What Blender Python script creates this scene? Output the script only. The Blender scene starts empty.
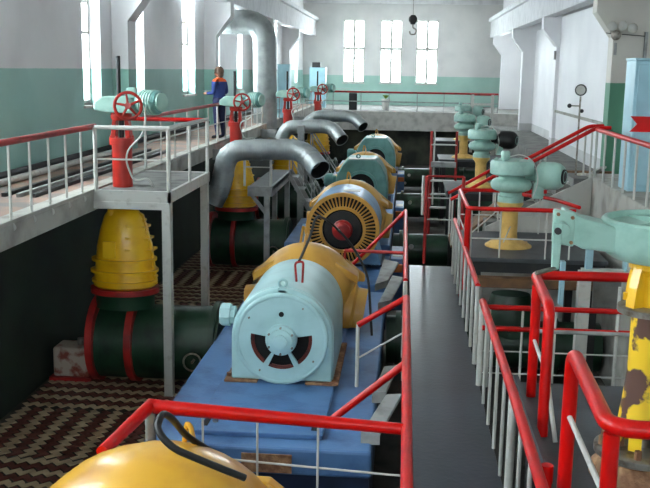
import bpy, math, random
from mathutils import Vector, Matrix
random.seed(7)
PI = math.pi
scene = bpy.context.scene
COL = scene.collection

# ------------------------------------------------------------------ camera
F_PX, CX, CY = 950.0, 325.0, 244.0          # focal length in pixels of the 650x488 frame
VPX, VPY, ROLL = 406.0, 70.5, 0.0165        # vanishing point of the hall's long axis, camera roll
CAM_Z = 1.72
y_c = Vector((VPX - CX, CY - VPY, F_PX)).normalized()          # hall axis in (right, up, forward)
_c = -((VPX - CX) * ROLL + (CY - VPY)) / F_PX
z_c = Vector((ROLL, 1.0, _c)).normalized()
x_c = z_c.cross(y_c)
if x_c.x < 0: x_c = -x_c
right = Vector((x_c.x, y_c.x, z_c.x)); up = Vector((x_c.y, y_c.y, z_c.y)); fwd = Vector((x_c.z, y_c.z, z_c.z))
CAM = Vector((0, 0, CAM_Z))
cd = bpy.data.cameras.new('camera'); cam = bpy.data.objects.new('camera', cd); COL.objects.link(cam)
cam.matrix_world = Matrix(((right.x, up.x, -fwd.x, 0), (right.y, up.y, -fwd.y, 0), (right.z, up.z, -fwd.z, CAM_Z), (0, 0, 0, 1)))
cd.sensor_width = 36.0; cd.lens = 36.0 * F_PX / 650.0; cd.clip_end = 300
scene.camera = cam

# ------------------------------------------------------------------ light
w = bpy.data.worlds.new('world'); scene.world = w; w.use_nodes = True
bg = w.node_tree.nodes['Background']
bg.inputs[0].default_value = (0.93, 0.97, 1.0, 1); bg.inputs[1].default_value = 22.0
vs = scene.view_settings
vs.view_transform = 'Standard'; vs.look = 'None'; vs.gamma = 1.0; vs.use_curve_mapping = False
vs.exposure = 0.75
scene.cycles.max_bounces = 10; scene.cycles.diffuse_bounces = 7; scene.cycles.glossy_bounces = 4
scene.cycles.transparent_max_bounces = 12
scene.cycles.sample_clamp_indirect = 8.0
def portal(name, loc, direction, w_, h_):
    """opening through which the sky lights the hall (Cycles light portal)"""
    ld = bpy.data.lights.new(name, 'AREA'); ld.shape = 'RECTANGLE'; ld.size = w_; ld.size_y = h_
    ld.cycles.is_portal = True
    o = bpy.data.objects.new(name, ld); COL.objects.link(o); o.location = loc
    d = Vector(direction)
    o.rotation_euler = d.to_track_quat('-Z', 'Z' if abs(d.z) < .9 else 'Y').to_euler()
    return o

# ------------------------------------------------------------------ pixel helpers
def ray(px, py):
    a, b = (px - CX) / F_PX, (CY - py) / F_PX
    return right * a + up * b + fwd
def at(px, py, Y):
    d = ray(px, py); return CAM + d * (Y / d.y)
def atz(px, py, z):
    d = ray(px, py); return CAM + d * ((z - CAM_Z) / d.z)
def atx(px, py, X):
    d = ray(px, py); return CAM + d * (X / d.x)

# ------------------------------------------------------------------ materials
def lin(c):
    return tuple(((v / 255 + .055) / 1.055) ** 2.4 if v > 10 else v / 255 / 12.92 for v in c) + (1.0,)
MATS = {}
def mat(name, rgb, rough=.5, metal=0.0, rgb2=None, scale=6.0, lo=.45, hi=.7, bump=0.0, bscale=40., coat=0.0, detail=5.0):
    m = bpy.data.materials.new(name); m.use_nodes = True; MATS[name] = m
    nt = m.node_tree; b = nt.nodes['Principled BSDF']
    b.inputs['Roughness'].default_value = rough; b.inputs['Metallic'].default_value = metal
    b.inputs['Base Color'].default_value = lin(rgb)
    if coat: b.inputs['Coat Weight'].default_value = coat; b.inputs['Coat Roughness'].default_value = .15
    tc = nt.nodes.new('ShaderNodeTexCoord')
    if rgb2:
        n = nt.nodes.new('ShaderNodeTexNoise'); n.inputs['Scale'].default_value = scale; n.inputs['Detail'].default_value = detail
        nt.links.new(tc.outputs['Object'], n.inputs['Vector'])
        mr = nt.nodes.new('ShaderNodeMapRange'); mr.inputs['From Min'].default_value = lo; mr.inputs['From Max'].default_value = hi
        nt.links.new(n.outputs['Fac'], mr.inputs['Value'])
        mx = nt.nodes.new('ShaderNodeMix'); mx.data_type = 'RGBA'
        mx.inputs['A'].default_value = lin(rgb); mx.inputs['B'].default_value = lin(rgb2)
        nt.links.new(mr.outputs[0], mx.inputs['Factor']); nt.links.new(mx.outputs['Result'], b.inputs['Base Color'])
    if bump:
        n2 = nt.nodes.new('ShaderNodeTexNoise'); n2.inputs['Scale'].default_value = bscale; n2.inputs['Detail'].default_value = 6
        nt.links.new(tc.outputs['Object'], n2.inputs['Vector'])
        bp = nt.nodes.new('ShaderNodeBump'); bp.inputs['Strength'].default_value = bump; bp.inputs['Distance'].default_value = .02
        nt.links.new(n2.outputs['Fac'], bp.inputs['Height']); nt.links.new(bp.outputs[0], b.inputs['Normal'])
    return m
def wall_mat(name, white, white2, green, green2, zline, low=None, zlow=None):
    """painted wall: whitewash above, oil paint dado below a height, worn paint edge"""
    m = bpy.data.materials.new(name); m.use_nodes = True; MATS[name] = m
    nt = m.node_tree; b = nt.nodes['Principled BSDF']; b.inputs['Roughness'].default_value = .6
    geo = nt.nodes.new('ShaderNodeNewGeometry'); sep = nt.nodes.new('ShaderNodeSeparateXYZ')
    nt.links.new(geo.outputs['Position'], sep.inputs[0])
    ns = nt.nodes.new('ShaderNodeTexNoise'); ns.inputs['Scale'].default_value = .8; ns.inputs['Detail'].default_value = 7
    nt.links.new(geo.outputs['Position'], ns.inputs['Vector'])
    nf = nt.nodes.new('ShaderNodeTexNoise'); nf.inputs['Scale'].default_value = 5; nf.inputs['Detail'].default_value = 4
    nt.links.new(geo.outputs['Position'], nf.inputs['Vector'])
    def mixc(a, bb, fac):
        mx = nt.nodes.new('ShaderNodeMix'); mx.data_type = 'RGBA'
        for sck, v in ((mx.inputs['A'], a), (mx.inputs['B'], bb)):
            if isinstance(v, tuple): sck.default_value = v
            else: nt.links.new(v, sck)
        nt.links.new(fac, mx.inputs['Factor']); return mx.outputs['Result']
    mr = nt.nodes.new('ShaderNodeMapRange'); mr.inputs['From Min'].default_value = .4; mr.inputs['From Max'].default_value = .75
    nt.links.new(ns.outputs['Fac'], mr.inputs['Value'])
    cw = mixc(lin(white), lin(white2), mr.outputs[0]); cg = mixc(lin(green), lin(green2), mr.outputs[0])
    ma = nt.nodes.new('ShaderNodeMath'); ma.operation = 'MULTIPLY_ADD'
    nt.links.new(nf.outputs['Fac'], ma.inputs[0]); ma.inputs[1].default_value = .02; nt.links.new(sep.outputs['Z'], ma.inputs[2])
    st = nt.nodes.new('ShaderNodeMapRange'); st.inputs['From Min'].default_value = zline; st.inputs['From Max'].default_value = zline + .015
    nt.links.new(ma.outputs[0], st.inputs['Value'])
    out = mixc(cg, cw, st.outputs[0])
    if low:
        s2 = nt.nodes.new('ShaderNodeMapRange'); s2.inputs['From Min'].default_value = zlow; s2.inputs['From Max'].default_value = zlow + .02
        nt.links.new(ma.outputs[0], s2.inputs['Value']); out = mixc(lin(low), out, s2.outputs[0])
    nt.links.new(out, b.inputs['Base Color'])
    return m

RED = mat('red_enamel', (196, 5, 2), .34, rgb2=(165, 4, 2), scale=3, coat=.08)
RED.node_tree.nodes['Principled BSDF'].inputs['Specular IOR Level'].default_value = .3
REDV = mat('valve_red_enamel', (172, 32, 18), .4, rgb2=(140, 26, 16), scale=4, coat=.15)
DRED = mat('dull_red_enamel', (165, 32, 28), .45, rgb2=(120, 24, 24), scale=4)
WPAINT = mat('white_paint', (190, 189, 183), .45, rgb2=(158, 154, 145), scale=9, lo=.55, hi=.8)
GPAINT = mat('grey_paint', (150, 152, 150), .5, rgb2=(120, 120, 118), scale=5)
TEAL = mat('light_teal_enamel', (168, 204, 206), .38, rgb2=(154, 190, 192), scale=3, coat=.2)
TEALG = mat('teal_green_enamel', (152, 188, 176), .4, rgb2=(126, 164, 152), scale=5, coat=.15)
TEALD = mat('sea_green_enamel', (100, 148, 142), .42, rgb2=(82, 128, 122), scale=4)
YEL = mat('yellow_ochre_enamel', (206, 156, 66), .4, rgb2=(176, 124, 46), scale=2.5, coat=.15)
YELN = mat('golden_yellow_enamel', (214, 160, 44), .35, rgb2=(190, 132, 32), scale=2.5, coat=.25)
YELB = mat('bright_yellow_enamel', (236, 186, 22), .38, rgb2=(222, 164, 18), scale=4, coat=.25)
YELP = mat('pale_yellow_paint', (214, 176, 100), .5, rgb2=(186, 146, 76), scale=6)
YELW = mat('worn_yellow_on_rust', (232, 190, 30), .5, rgb2=(92, 62, 52), scale=3.2, lo=.5, hi=.53)
BLUE = mat('blue_bed_paint', (78, 116, 162), .45, rgb2=(54, 86, 130), scale=2.6, bump=.15, bscale=30)
BLUEL = mat('light_blue_enamel', (112, 152, 186), .35, rgb2=(92, 130, 168), scale=4)
BLUED = mat('dark_blue_paint_and_shade', (30, 44, 72), .5, rgb2=(20, 30, 50), scale=3)
CABBL = mat('pale_blue_cabinet_paint', (156, 194, 206), .4, rgb2=(140, 178, 192), scale=2)
GREEN = mat('dark_green_pipe_paint', (28, 62, 42), .4, rgb2=(18, 40, 30), scale=4, coat=.15)
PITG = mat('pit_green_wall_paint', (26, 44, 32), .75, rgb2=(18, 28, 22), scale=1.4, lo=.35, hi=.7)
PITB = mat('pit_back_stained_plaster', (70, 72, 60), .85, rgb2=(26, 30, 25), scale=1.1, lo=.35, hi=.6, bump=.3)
SILV = mat('galvanised_sheet', (160, 165, 164), .48, .6, rgb2=(132, 138, 138), scale=3, bump=.1, bscale=14)
STEEL = mat('worn_steel', (150, 146, 138), .4, .8, rgb2=(100, 84, 70), scale=12)
RUST = mat('rusty_cast_iron', (120, 82, 58), .8, rgb2=(168, 128, 92), scale=9, bump=.4, bscale=50)
DARK = mat('black_iron', (26, 28, 30), .6, rgb2=(40, 38, 36), scale=6)
BLACK = mat('black_rubber', (20, 20, 20), .5)
DHOLE = mat('opening_shade_black', (14, 13, 13), .9)  # near-black for flat discs and slots: shade inside openings painted in
COPPER = mat('motor_winding_red', (100, 34, 24), .6, rgb2=(56, 24, 20), scale=14)
CONC = mat('deck_concrete', (172, 170, 162), .8, rgb2=(138, 134, 126), scale=2.2, bump=.2, bscale=24)
CONCW = mat('whitewashed_concrete', (196, 194, 188), .75, rgb2=(160, 158, 152), scale=2.5, bump=.15)
CONCD = mat('dirty_concrete', (120, 120, 116), .8, rgb2=(88, 88, 86), scale=3, bump=.25)
DECKTOP = mat('deck_floor_boards', (150, 120, 104), .75, rgb2=(118, 110, 104), scale=2.0, lo=.4, hi=.6, bump=.2)
WALK = mat('slate_walkway_paint', (42, 48, 58), .28, rgb2=(31, 36, 44), scale=1.6, bump=.12, bscale=18)
DECKD = mat('dark_deck_plate', (66, 70, 74), .45, rgb2=(48, 50, 54), scale=3, bump=.1)
WOOD = mat('dark_timber', (116, 82, 52), .7, rgb2=(80, 58, 40), scale=5)
BEIGE = mat('lamp_housing_beige', (206, 198, 180), .5, rgb2=(176, 168, 150), scale=12)
TILEC = mat('cream_floor_tile', (178, 158, 128), .5, rgb2=(150, 130, 104), scale=6)
TILEB = mat('brown_floor_tile', (104, 50, 40), .5, rgb2=(78, 36, 30), scale=6)
GROUT = mat('floor_screed', (66, 62, 56), .8, rgb2=(40, 40, 37), scale=3)
WALLM = wall_mat('left_wall_paint', (232, 231, 232), (218, 217, 218), (150, 190, 182), (132, 174, 166), 1.66)
WALLB = wall_mat('back_wall_paint', (214, 212, 210), (196, 195, 194), (160, 192, 182), (144, 178, 168), 1.40)
WALLR = wall_mat('right_wall_paint', (242, 241, 243), (232, 231, 234), (214, 214, 214), (186, 186, 186), -.55)
COLR = wall_mat('right_column_paint', (204, 200, 192), (188, 184, 176), (82, 140, 112), (74, 126, 102), 1.50)
COLF = wall_mat('left_column_paint', (222, 221, 222), (206, 205, 206), (140, 184, 172), (124, 168, 156), 1.66)
CEILM = mat('ceiling_whitewash', (215, 214, 210), .85, rgb2=(196, 194, 190), scale=1.5)
BEAMM = mat('beam_whitewash', (222, 222, 224), .75, rgb2=(204, 204, 206), scale=2.5)
SKIN = mat('skin', (206, 150, 122), .5)
HAIR = mat('brown_hair', (92, 66, 48), .6, rgb2=(66, 46, 34), scale=30)
CLOTH = mat('blue_overall_cloth', (44, 74, 150), .8, rgb2=(30, 50, 112), scale=9)
CLOTHD = mat('navy_trouser_cloth', (28, 36, 74), .85, rgb2=(20, 26, 54), scale=9)
ORANGE = mat('orange_yoke_cloth', (226, 96, 38), .8)
PAPER = mat('paper', (226, 228, 230), .7)
GLASSM = bpy.data.materials.new('window_glass'); GLASSM.use_nodes = True
_nt = GLASSM.node_tree
for n in list(_nt.nodes): _nt.nodes.remove(n)
_o = _nt.nodes.new('ShaderNodeOutputMaterial'); _t = _nt.nodes.new('ShaderNodeBsdfTransparent'); _g = _nt.nodes.new('ShaderNodeBsdfGlossy')
_g.inputs['Roughness'].default_value = .03; _t.inputs[0].default_value = (.9, .94, .95, 1)
_mx = _nt.nodes.new('ShaderNodeMixShader'); _mx.inputs[0].default_value = .06
_nt.links.new(_t.outputs[0], _mx.inputs[1]); _nt.links.new(_g.outputs[0], _mx.inputs[2]); _nt.links.new(_mx.outputs[0], _o.inputs[0])

# ------------------------------------------------------------------ mesh helpers
def V(*a): return Vector(a)
class MB:
    def __init__(s): s.v = []; s.f = []; s.mi = []; s.m = 0
    def face(s, idx): s.f.append(idx); s.mi.append(s.m)
    def add(s, vs, fs):
        o = len(s.v); s.v += [tuple(p) for p in vs]
        for f in fs: s.face([i + o for i in f])
        return s
    def box(s, a, b):
        x0, x1 = sorted((a[0], b[0])); y0, y1 = sorted((a[1], b[1])); z0, z1 = sorted((a[2], b[2]))
        return s.add([(x0, y0, z0), (x1, y0, z0), (x1, y1, z0), (x0, y1, z0), (x0, y0, z1), (x1, y0, z1), (x1, y1, z1), (x0, y1, z1)],
                     [(3, 2, 1, 0), (4, 5, 6, 7), (0, 1, 5, 4), (1, 2, 6, 5), (2, 3, 7, 6), (3, 0, 4, 7)])
    def rings(s, rings, caps=True, closed=False):
        o = len(s.v); n = len(rings[0])
        for r in rings: s.v += [tuple(p) for p in r]
        k = len(rings)
        for i in range(k if closed else k - 1):
            for j in range(n):
                a, b_ = o + i * n + j, o + i * n + (j + 1) % n
                c, d = o + ((i + 1) % k) * n + (j + 1) % n, o + ((i + 1) % k) * n + j
                s.face([a, b_, c, d])
        if caps and not closed:
            s.face([o + j for j in range(n)][::-1]); s.face([o + (k - 1) * n + j for j in range(n)])
        return s
    def tube(s, pts, r, n=10, caps=True):
        pts = [Vector(p) for p in pts]
        rs = r if isinstance(r, (list, tuple)) else [r] * len(pts)
        t0 = (pts[1] - pts[0]).normalized()
        ref = V(0, 0, 1) if abs(t0.z) < .9 else V(1, 0, 0)
        u = t0.cross(ref).normalized(); rg = []
        for i, p in enumerate(pts):
            if i == 0: t = t0
            elif i == len(pts) - 1: t = (pts[i] - pts[i - 1]).normalized()
            else: t = ((pts[i + 1] - pts[i]).normalized() + (pts[i] - pts[i - 1]).normalized()).normalized()
            u = (u - t * u.dot(t)); u = u.normalized() if u.length > 1e-6 else t.orthogonal().normalized()
            v_ = t.cross(u); m_ = 1.0
            if 0 < i < len(pts) - 1:
                cs = (pts[i + 1] - pts[i]).normalized().dot(t); m_ = 1 / max(.6, cs)
            rg.append([p + (u * math.cos(a) + v_ * math.sin(a)) * rs[i] * m_ for a in [2 * PI * j / n for j in range(n)]])
        return s.rings(rg, caps)
    def lathe(s, prof, origin=(0, 0, 0), axis=(0, 0, 1), n=24, sx=1.0, sy=1.0, caps=True):
        """prof: list of (radius, height along axis)"""
        ax = Vector(axis).normalized(); o = Vector(origin)
        u = V(1, 0, 0) if abs(ax.x) < .9 else V(0, 1, 0)
        u = (u - ax * u.dot(ax)).normalized(); v_ = ax.cross(u)
        return s.rings([[o + ax * h + (u * math.cos(a) * sx + v_ * math.sin(a) * sy) * max(r, 1e-4) for a in [2 * PI * j / n for j in range(n)]] for r, h in prof], caps)
    def prism(s, poly, off):
        """poly: list of 3D points (planar), extruded by vector off"""
        off = Vector(off); a = [Vector(p) for p in poly]; return s.rings([a, [p + off for p in a]])
    def ball(s, c, r, n=12, sx=1, sy=1, sz=1):
        c = Vector(c); k = max(4, n // 2)
        return s.rings([[c + V(math.cos(2 * PI * j / n) * math.sin(t) * r * sx, math.sin(2 * PI * j / n) * math.sin(t) * r * sy, math.cos(t) * r * sz) for j in range(n)]
                        for t in [max(.02, min(PI - .02, PI * (k - i) / k)) for i in range(k + 1)]])
    def torus(s, c, R, r, axis=(0, 0, 1), n=28, m=8):
        ax = Vector(axis).normalized(); c = Vector(c); u = ax.orthogonal().normalized(); v_ = ax.cross(u); rg = []
        for i in range(n):
            a = 2 * PI * i / n; d = u * math.cos(a) + v_ * math.sin(a)
            rg.append([c + d * (R + r * math.cos(2 * PI * j / m)) + ax * r * math.sin(2 * PI * j / m) for j in range(m)])
        return s.rings(rg, False, True)
    def clamp_z(s, zmin):
        s.v = [(x, y, max(z, zmin)) for x, y, z in s.v]; return s
    def mesh(s, name, mats, loc=V(0, 0, 0), smooth=True, ang=40):
        import numpy as np
        me = bpy.data.meshes.new(name)
        l = Vector(loc); me.from_pydata([(x - l.x, y - l.y, z - l.z) for x, y, z in s.v], [], s.f)
        for m in (mats if isinstance(mats, (list, tuple)) else [mats]): me.materials.append(m)
        if any(s.mi): me.polygons.foreach_set('material_index', s.mi)
        import bmesh
        bm = bmesh.new(); bm.from_mesh(me); bmesh.ops.recalc_face_normals(bm, faces=bm.faces); bm.to_mesh(me); bm.free()
        if smooth:
            me.polygons.foreach_set('use_smooth', [True] * len(me.polygons)); me.set_sharp_from_angle(angle=math.radians(ang))
        me.update(); return me
    def build(s, name, mats, parent=None, smooth=True, bevel=0, loc=None, ang=40):
        """one mesh object; vertices are given in world space, stored relative to the root thing"""
        base = Vector(loc) if loc is not None else (world_loc(parent) if parent else V(0, 0, 0))
        o = bpy.data.objects.new(name, s.mesh(name, mats, base, smooth, ang)); COL.objects.link(o)
        if parent: o.parent = parent
        if loc is not None: o.location = base - (world_loc(parent) if parent else V(0, 0, 0))
        if bevel:
            b = o.modifiers.new('bevel', 'BEVEL'); b.width = bevel; b.segments = 2; b.limit_method = 'ANGLE'
        return o
def world_loc(o):
    p = V(0, 0, 0)
    while o: p = p + o.location; o = o.parent
    return p
def tag(o, label, cat, group=None, kind=None):
    o['label'] = label
    if cat: o['category'] = cat
    if group: o['group'] = group
    if kind: o['kind'] = kind
    return o
def thing(name, label, cat, loc=(0, 0, 0), group=None):
    o = bpy.data.objects.new(name, None); COL.objects.link(o); o.location = loc; o.empty_display_size = .1
    return tag(o, label, cat, group)
def struct(name, mb, m, label=None, **k):
    o = mb.build(name, m, **k); o['kind'] = 'structure'
    if label: o['label'] = label
    return o
def copy_tree(o, parent=None):
    c = o.copy(); COL.objects.link(c)
    if parent: c.parent = parent
    for ch in list(o.children): copy_tree(ch, c)
    return c
def dup(root, loc, label, rotz=None, scale=None):
    c = copy_tree(root); c.location = loc; c['label'] = label
    if rotz is not None: c.rotation_euler.z = rotz
    if scale: c.scale = (scale,) * 3
    return c
def arc_path(pts, r, n=6):
    """polyline with rounded corners"""
    pts = [Vector(p) for p in pts]; out = [pts[0]]
    for i in range(1, len(pts) - 1):
        a, b, c = pts[i - 1], pts[i], pts[i + 1]
        d1, d2 = (a - b), (c - b); q = min(r, d1.length * .49, d2.length * .49)
        p1, p2 = b + d1.normalized() * q, b + d2.normalized() * q
        for k in range(n + 1):
            t = k / n; out.append(p1 * (1 - t) ** 2 + b * 2 * t * (1 - t) + p2 * t * t)
    out.append(pts[-1]); return out
ROD = {}
def rod(parent, name, p, q, r, m, n=8):
    """straight bar between two world points; alike vertical bars share mesh data"""
    p, q = Vector(p), Vector(q); d = q - p
    key = (name, round(d.x, 3), round(d.y, 3), round(d.z, 3), r, m.name)
    if key not in ROD: ROD[key] = MB().tube([V(0, 0, 0), d], r, n).mesh(name, m)
    o = bpy.data.objects.new(name, ROD[key]); COL.objects.link(o); o.parent = parent; o.location = p - world_loc(parent); return o
def bar(parent, name, p, q, wx, wy, m):
    """upright or sloping rectangular bar between two points with a wx by wy section in plan"""
    p, q = Vector(p), Vector(q); sec = [(-1, -1), (1, -1), (1, 1), (-1, 1)]
    return MB().rings([[c + V(a * wx / 2, b * wy / 2, 0) for a, b in sec] for c in (p, q)]).build(name, m, parent, False)

# ================================================================== the hall
Y0, Y1, XL, XR, ZC, ZP = -8.0, 56.0, -6.0, 6.45, 5.85, -3.0
SILL, HEAD = 0.97, 4.55
win_n = [0]
def window_unit(center, axis, w_, glass_off, bars=True):
    """axis 'y': window in a wall running along y (glass at x = center.x), 'x': in a wall running along x"""
    win_n[0] += 1
    cx, cy = center
    root = bpy.data.objects.new('window_%d' % win_n[0], None); COL.objects.link(root); root['kind'] = 'structure'
    root.location = (cx, cy, SILL)
    def P(t, d, z): return (cx + d, cy + t, z) if axis == 'y' else (cx + t, cy + d, z)
    fr = MB(); h = w_ / 2; bw = .03 if axis == 'y' else .075
    for a, b in ((-h, -h + .07), (h - .07, h), (-bw, bw)): fr.box(P(a, -.035, SILL), P(b, .035, HEAD))
    zm = SILL + (HEAD - SILL) * .55
    for a, b in ((SILL, SILL + .08), (HEAD - .08, HEAD), (zm - bw * 1.15, zm + bw * 1.15)): fr.box(P(-h, -.03, a), P(h, .03, b))
    fr.build('window_frame', WPAINT, root, False)
    vent = MB()
    for a, b, c, d in ((.03, h - .07, zm - .62, zm - .57), (.03, .075, zm - .62, zm - .035), (h - .115, h - .07, zm - .62, zm - .035)):
        vent.box(P(a, -.045, c), P(b, .045, d))
    vent.build('vent_frame', WPAINT, root, False)
    for a, b in ((-h + .07, -.03), (.03, h - .07)):
        for c, d in ((SILL + .08, zm - .035), (zm + .035, HEAD - .08)):
            MB().box(P(a, -.004, c), P(b, .004, d)).build('pane', GLASSM, root, False)
    sl = MB(); s_ = 1 if glass_off > 0 else -1
    sl.box(P(-h - .03, .03 * s_, SILL - .05), P(h + .03, (abs(glass_off) + .05) * s_, SILL))
    sl.build('window_sill', WPAINT, root, False)
    return root
def wall_with_holes(name, axis, pos, thick, a0, a1, holes, m, label=None):
    mb = MB()
    def bx(t0, t1, z0, z1):
        if axis == 'y': mb.box((pos, t0, z0), (pos + thick, t1, z1))
        else: mb.box((t0, pos, z0), (t1, pos + thick, z1))
    bx(a0, a1, ZP - .3, SILL); bx(a0, a1, HEAD, ZC)
    t = a0
    for c, w_ in sorted(holes):
        bx(t, c - w_ / 2, SILL, HEAD); t = c + w_ / 2
    bx(t, a1, SILL, HEAD)
    return struct(name, mb, m, label, smooth=False)
LW = [(-5.2, 1.2), (-2.2, 1.2), (3.9, 1.4), (7.6, 1.5), (12.7, 1.5), (18.1, 1.05), (21.2, 1.2), (26.4, 1.5), (30.2, 1.2), (34.5, 1.2), (39.6, 1.2), (43.8, 1.2), (49.0, 1.2), (52.6, 1.2)]  # some unseen windows near the camera are widened for more light
RW = [(49.5, 1.5)]
BW = [(at(354, 50, Y1).x, 1.24), (at(391.2, 50, Y1).x, 1.24), (at(427.2, 50, Y1).x, 1.24)]
RWIN = [(-3.4, 1.1), (0, 1.1), (3.4, 1.1)]
wall_with_holes('wall_left', 'y', XL, -.45, Y0, Y1, LW, WALLM)
wall_with_holes('wall_right', 'y', XR, .45, Y0, Y1, RW, WALLR)
wall_with_holes('wall_back', 'x', Y1, .45, XL - .45, XR + .45, BW, WALLB)
wall_with_holes('wall_front', 'x', Y0, -.45, XL - .45, XR + .45, RWIN, WALLM)
for c, w_ in LW:
    window_unit((XL - .25, c), 'y', w_, .25); portal('portal', (XL - .47, c, (SILL + HEAD) / 2), (1, 0, 0), w_, HEAD - SILL)
for c, w_ in RW:
    window_unit((XR + .25, c), 'y', w_, -.25); portal('portal', (XR + .47, c, (SILL + HEAD) / 2), (-1, 0, 0), w_, HEAD - SILL)
for c, w_ in BW:
    window_unit((c, Y1 + .2), 'x', w_, -.2); portal('portal', (c, Y1 + .47, (SILL + HEAD) / 2), (0, -1, 0), w_, HEAD - SILL)
for c, w_ in RWIN:
    window_unit((c, Y0 - .25), 'x', w_, .25); portal('portal', (c, Y0 - .47, (SILL + HEAD) / 2), (0, 1, 0), w_, HEAD - SILL)
struct('ceiling', MB().box((XL - .45, Y0 - .45, ZC), (XR + .45, Y1 + .45, ZC + .3)), CEILM, smooth=False)

# pit floor with patterned tiles
FLOOR = struct('floor', MB().box((XL, Y0, ZP - .3), (XR, Y1, ZP)), GROUT, 'screeded pit floor laid with zigzag brown and cream tiles', smooth=False)
tiles = MB()
T = .115                                                       # herringbone of 1:2 tiles, colours by zigzag course
def tile(cx, cy, ca, sa, w_, l_, m):
    tiles.m = m; g = .004; a, b = w_ / 2 - g, l_ / 2 - g; z0, z1 = ZP - .002, ZP + .008 + random.random() * .002
    q = [(cx + u * ca - v * sa, cy + u * sa + v * ca) for u, v in ((-a, -b), (a, -b), (a, b), (-a, b))]
    tiles.add([(x, y, z0) for x, y in q] + [(x, y, z1) for x, y in q], [(4, 5, 6, 7), (0, 1, 5, 4), (1, 2, 6, 5), (2, 3, 7, 6), (3, 0, 4, 7)])
def tile_block(x0, x1, y0, y1, along_x):
    """zigzag stripes: along_x False = stripes run along y"""
    s2 = T / math.sqrt(2); lx, ly = (x1 - x0, y1 - y0) if not along_x else (y1 - y0, x1 - x0)
    ncol = int(lx / (s2 * 2)); nrow = int(ly / (s2 * 1.0))
    for i in range(ncol):
        for j in range(nrow):
            u = s2 * (2 * i + 1) ; v = s2 * (j + .5)
            side = j % 2
            ang = PI / 4 if side else -PI / 4
            uu = u + (s2 * .25 if side else -s2 * .25)
            if along_x: cx, cy, aa = x0 + v, y0 + uu, ang + PI / 2
            else: cx, cy, aa = x0 + uu, y0 + v, ang
            tile(cx, cy, math.cos(aa), math.sin(aa), T * .72, T * 1.38, (i % 2))
yb, ax = 7.0, False
for L_ in (2.0, .12, 1.5, 1.7, 1.5, 1.6, 1.5, 1.6, 1.5, 1.6, 2.2, 2.2):
    if L_ > .2:
        tile_block(-5.22, -2.52, yb, yb + L_, ax); ax = not ax
    yb += L_
tl = tiles.build('floor_tile_field', [TILEC, TILEB], FLOOR, False); tl['kind'] = 'stuff'
tl['label'] = 'zigzag courses of small brown and cream floor tiles'

# left service deck and the lower pit wall under it
DECKX = -4.32
deckL = MB(); deckL.box((XL, Y0, -.30), (DECKX, 48, -.03))
struct('floor_deck_left', deckL, CONC, 'raised concrete service deck along the left wall', bevel=.02, smooth=False)
struct('trim_1', MB().box((XL, Y0, -.03), (DECKX - .22, 48, 0)), DECKTOP, 'worn brown floor covering of the left deck', smooth=False)
struct('trim_2', MB().box((DECKX - .22, Y0, -.03), (DECKX + .01, 48, .015)), CONC, 'pale concrete kerb of the left deck', bevel=.01, smooth=False)
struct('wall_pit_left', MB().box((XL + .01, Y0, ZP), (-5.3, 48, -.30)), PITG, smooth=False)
# back deck
struct('floor_deck_back', MB().box((XL, 48, -1.26), (XR, Y1, -.30)), CONCW, 'thick concrete deck edge across the far end', bevel=.03, smooth=False)
struct('trim_9', MB().box((XL, 48.3, -.30), (XR, Y1, -.285)), CONCD, 'grey floor of the far deck', smooth=False)
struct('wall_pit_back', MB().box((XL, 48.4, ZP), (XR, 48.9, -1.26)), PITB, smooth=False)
# right ledge along the right wall
struct('floor_ledge_right', MB().box((4.3, 17.0, ZP), (XR, 48, -.9)), CONCD, 'grey concrete ledge at the foot of the right wall', bevel=.03, smooth=False)
struct('floor_deck_right', MB().box((3.2, Y0, ZP), (XR, 16.95, 0)), CONC, 'grey concrete deck behind the right hand railing', bevel=.02, smooth=False)
# middle walkway
WX0, WX1, WZ = .165, .945, -1.8
wk = MB(); wk.box((WX0, Y0, WZ - .12), (WX1, 17.2, WZ))
struct('floor_walkway', wk, WALK, 'dark slate coloured raised walkway down the middle', bevel=.01, smooth=False)
wl = MB()
for yy in (2, 6, 10, 14, 16.9):
    for xx in (WX0 + .06, WX1 - .06): wl.box((xx - .05, yy - .05, ZP), (xx + .05, yy + .05, WZ - .12))
struct('trim_3', wl, DARK, 'dark steel legs under the walkway', smooth=False)

# columns with sloping brackets under the crane beams
def column(xin, xwall, yc, xbeam, sgn, m, nm):
    """sgn +1: stands on the right wall"""
    dy = .28
    prof = [(xwall, ZP), (xin, ZP), (xin, 2.62), (xbeam, 3.22), (xbeam, 3.62), (xwall, 3.62)]
    mb = MB().prism([(x, yc - dy, z) for x, z in prof], (0, 2 * dy, 0))
    mb.box((xwall, yc - dy, 3.62), (xin, yc + dy, ZC))
    return struct(nm, mb, m, smooth=False)
i = 0
for yc in (-8 + .3, 1.3, 10.4, 19.65, 28.7, 37.8, 46.9): column(-5.66, XL, yc, -5.2, -1, COLF, 'wall_column_left')
for yc in (5.5, 15.2, 24.9, 34.6, 44.3, 53.8): column(5.1 if yc < 25 else 5.2, XR, yc, 4.66 if yc < 25 else 4.72, 1, COLR if yc < 25 else WALLR, 'wall_column_right')
bl = MB(); bl.box((-5.62, Y0, 3.62), (-5.25, Y1, 4.45)); bl.box((-5.7, Y0, 4.45), (-5.1, Y1, 4.62))
struct('trim_4', bl, BEAMM, 'whitewashed crane beam along the left wall', bevel=.02, smooth=False)
br = MB(); br.box((4.72, Y0, 3.62), (5.1, Y1, 4.5)); br.box((4.6, Y0, 4.5), (5.2, Y1, 4.7))
struct('trim_5', br, BEAMM, 'whitewashed crane beam along the right wall', bevel=.02, smooth=False)
struct('trim_6', MB().box((5.2, Y0, 3.62), (XR, 15.5, 3.9)), BEAMM, smooth=False)
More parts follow.
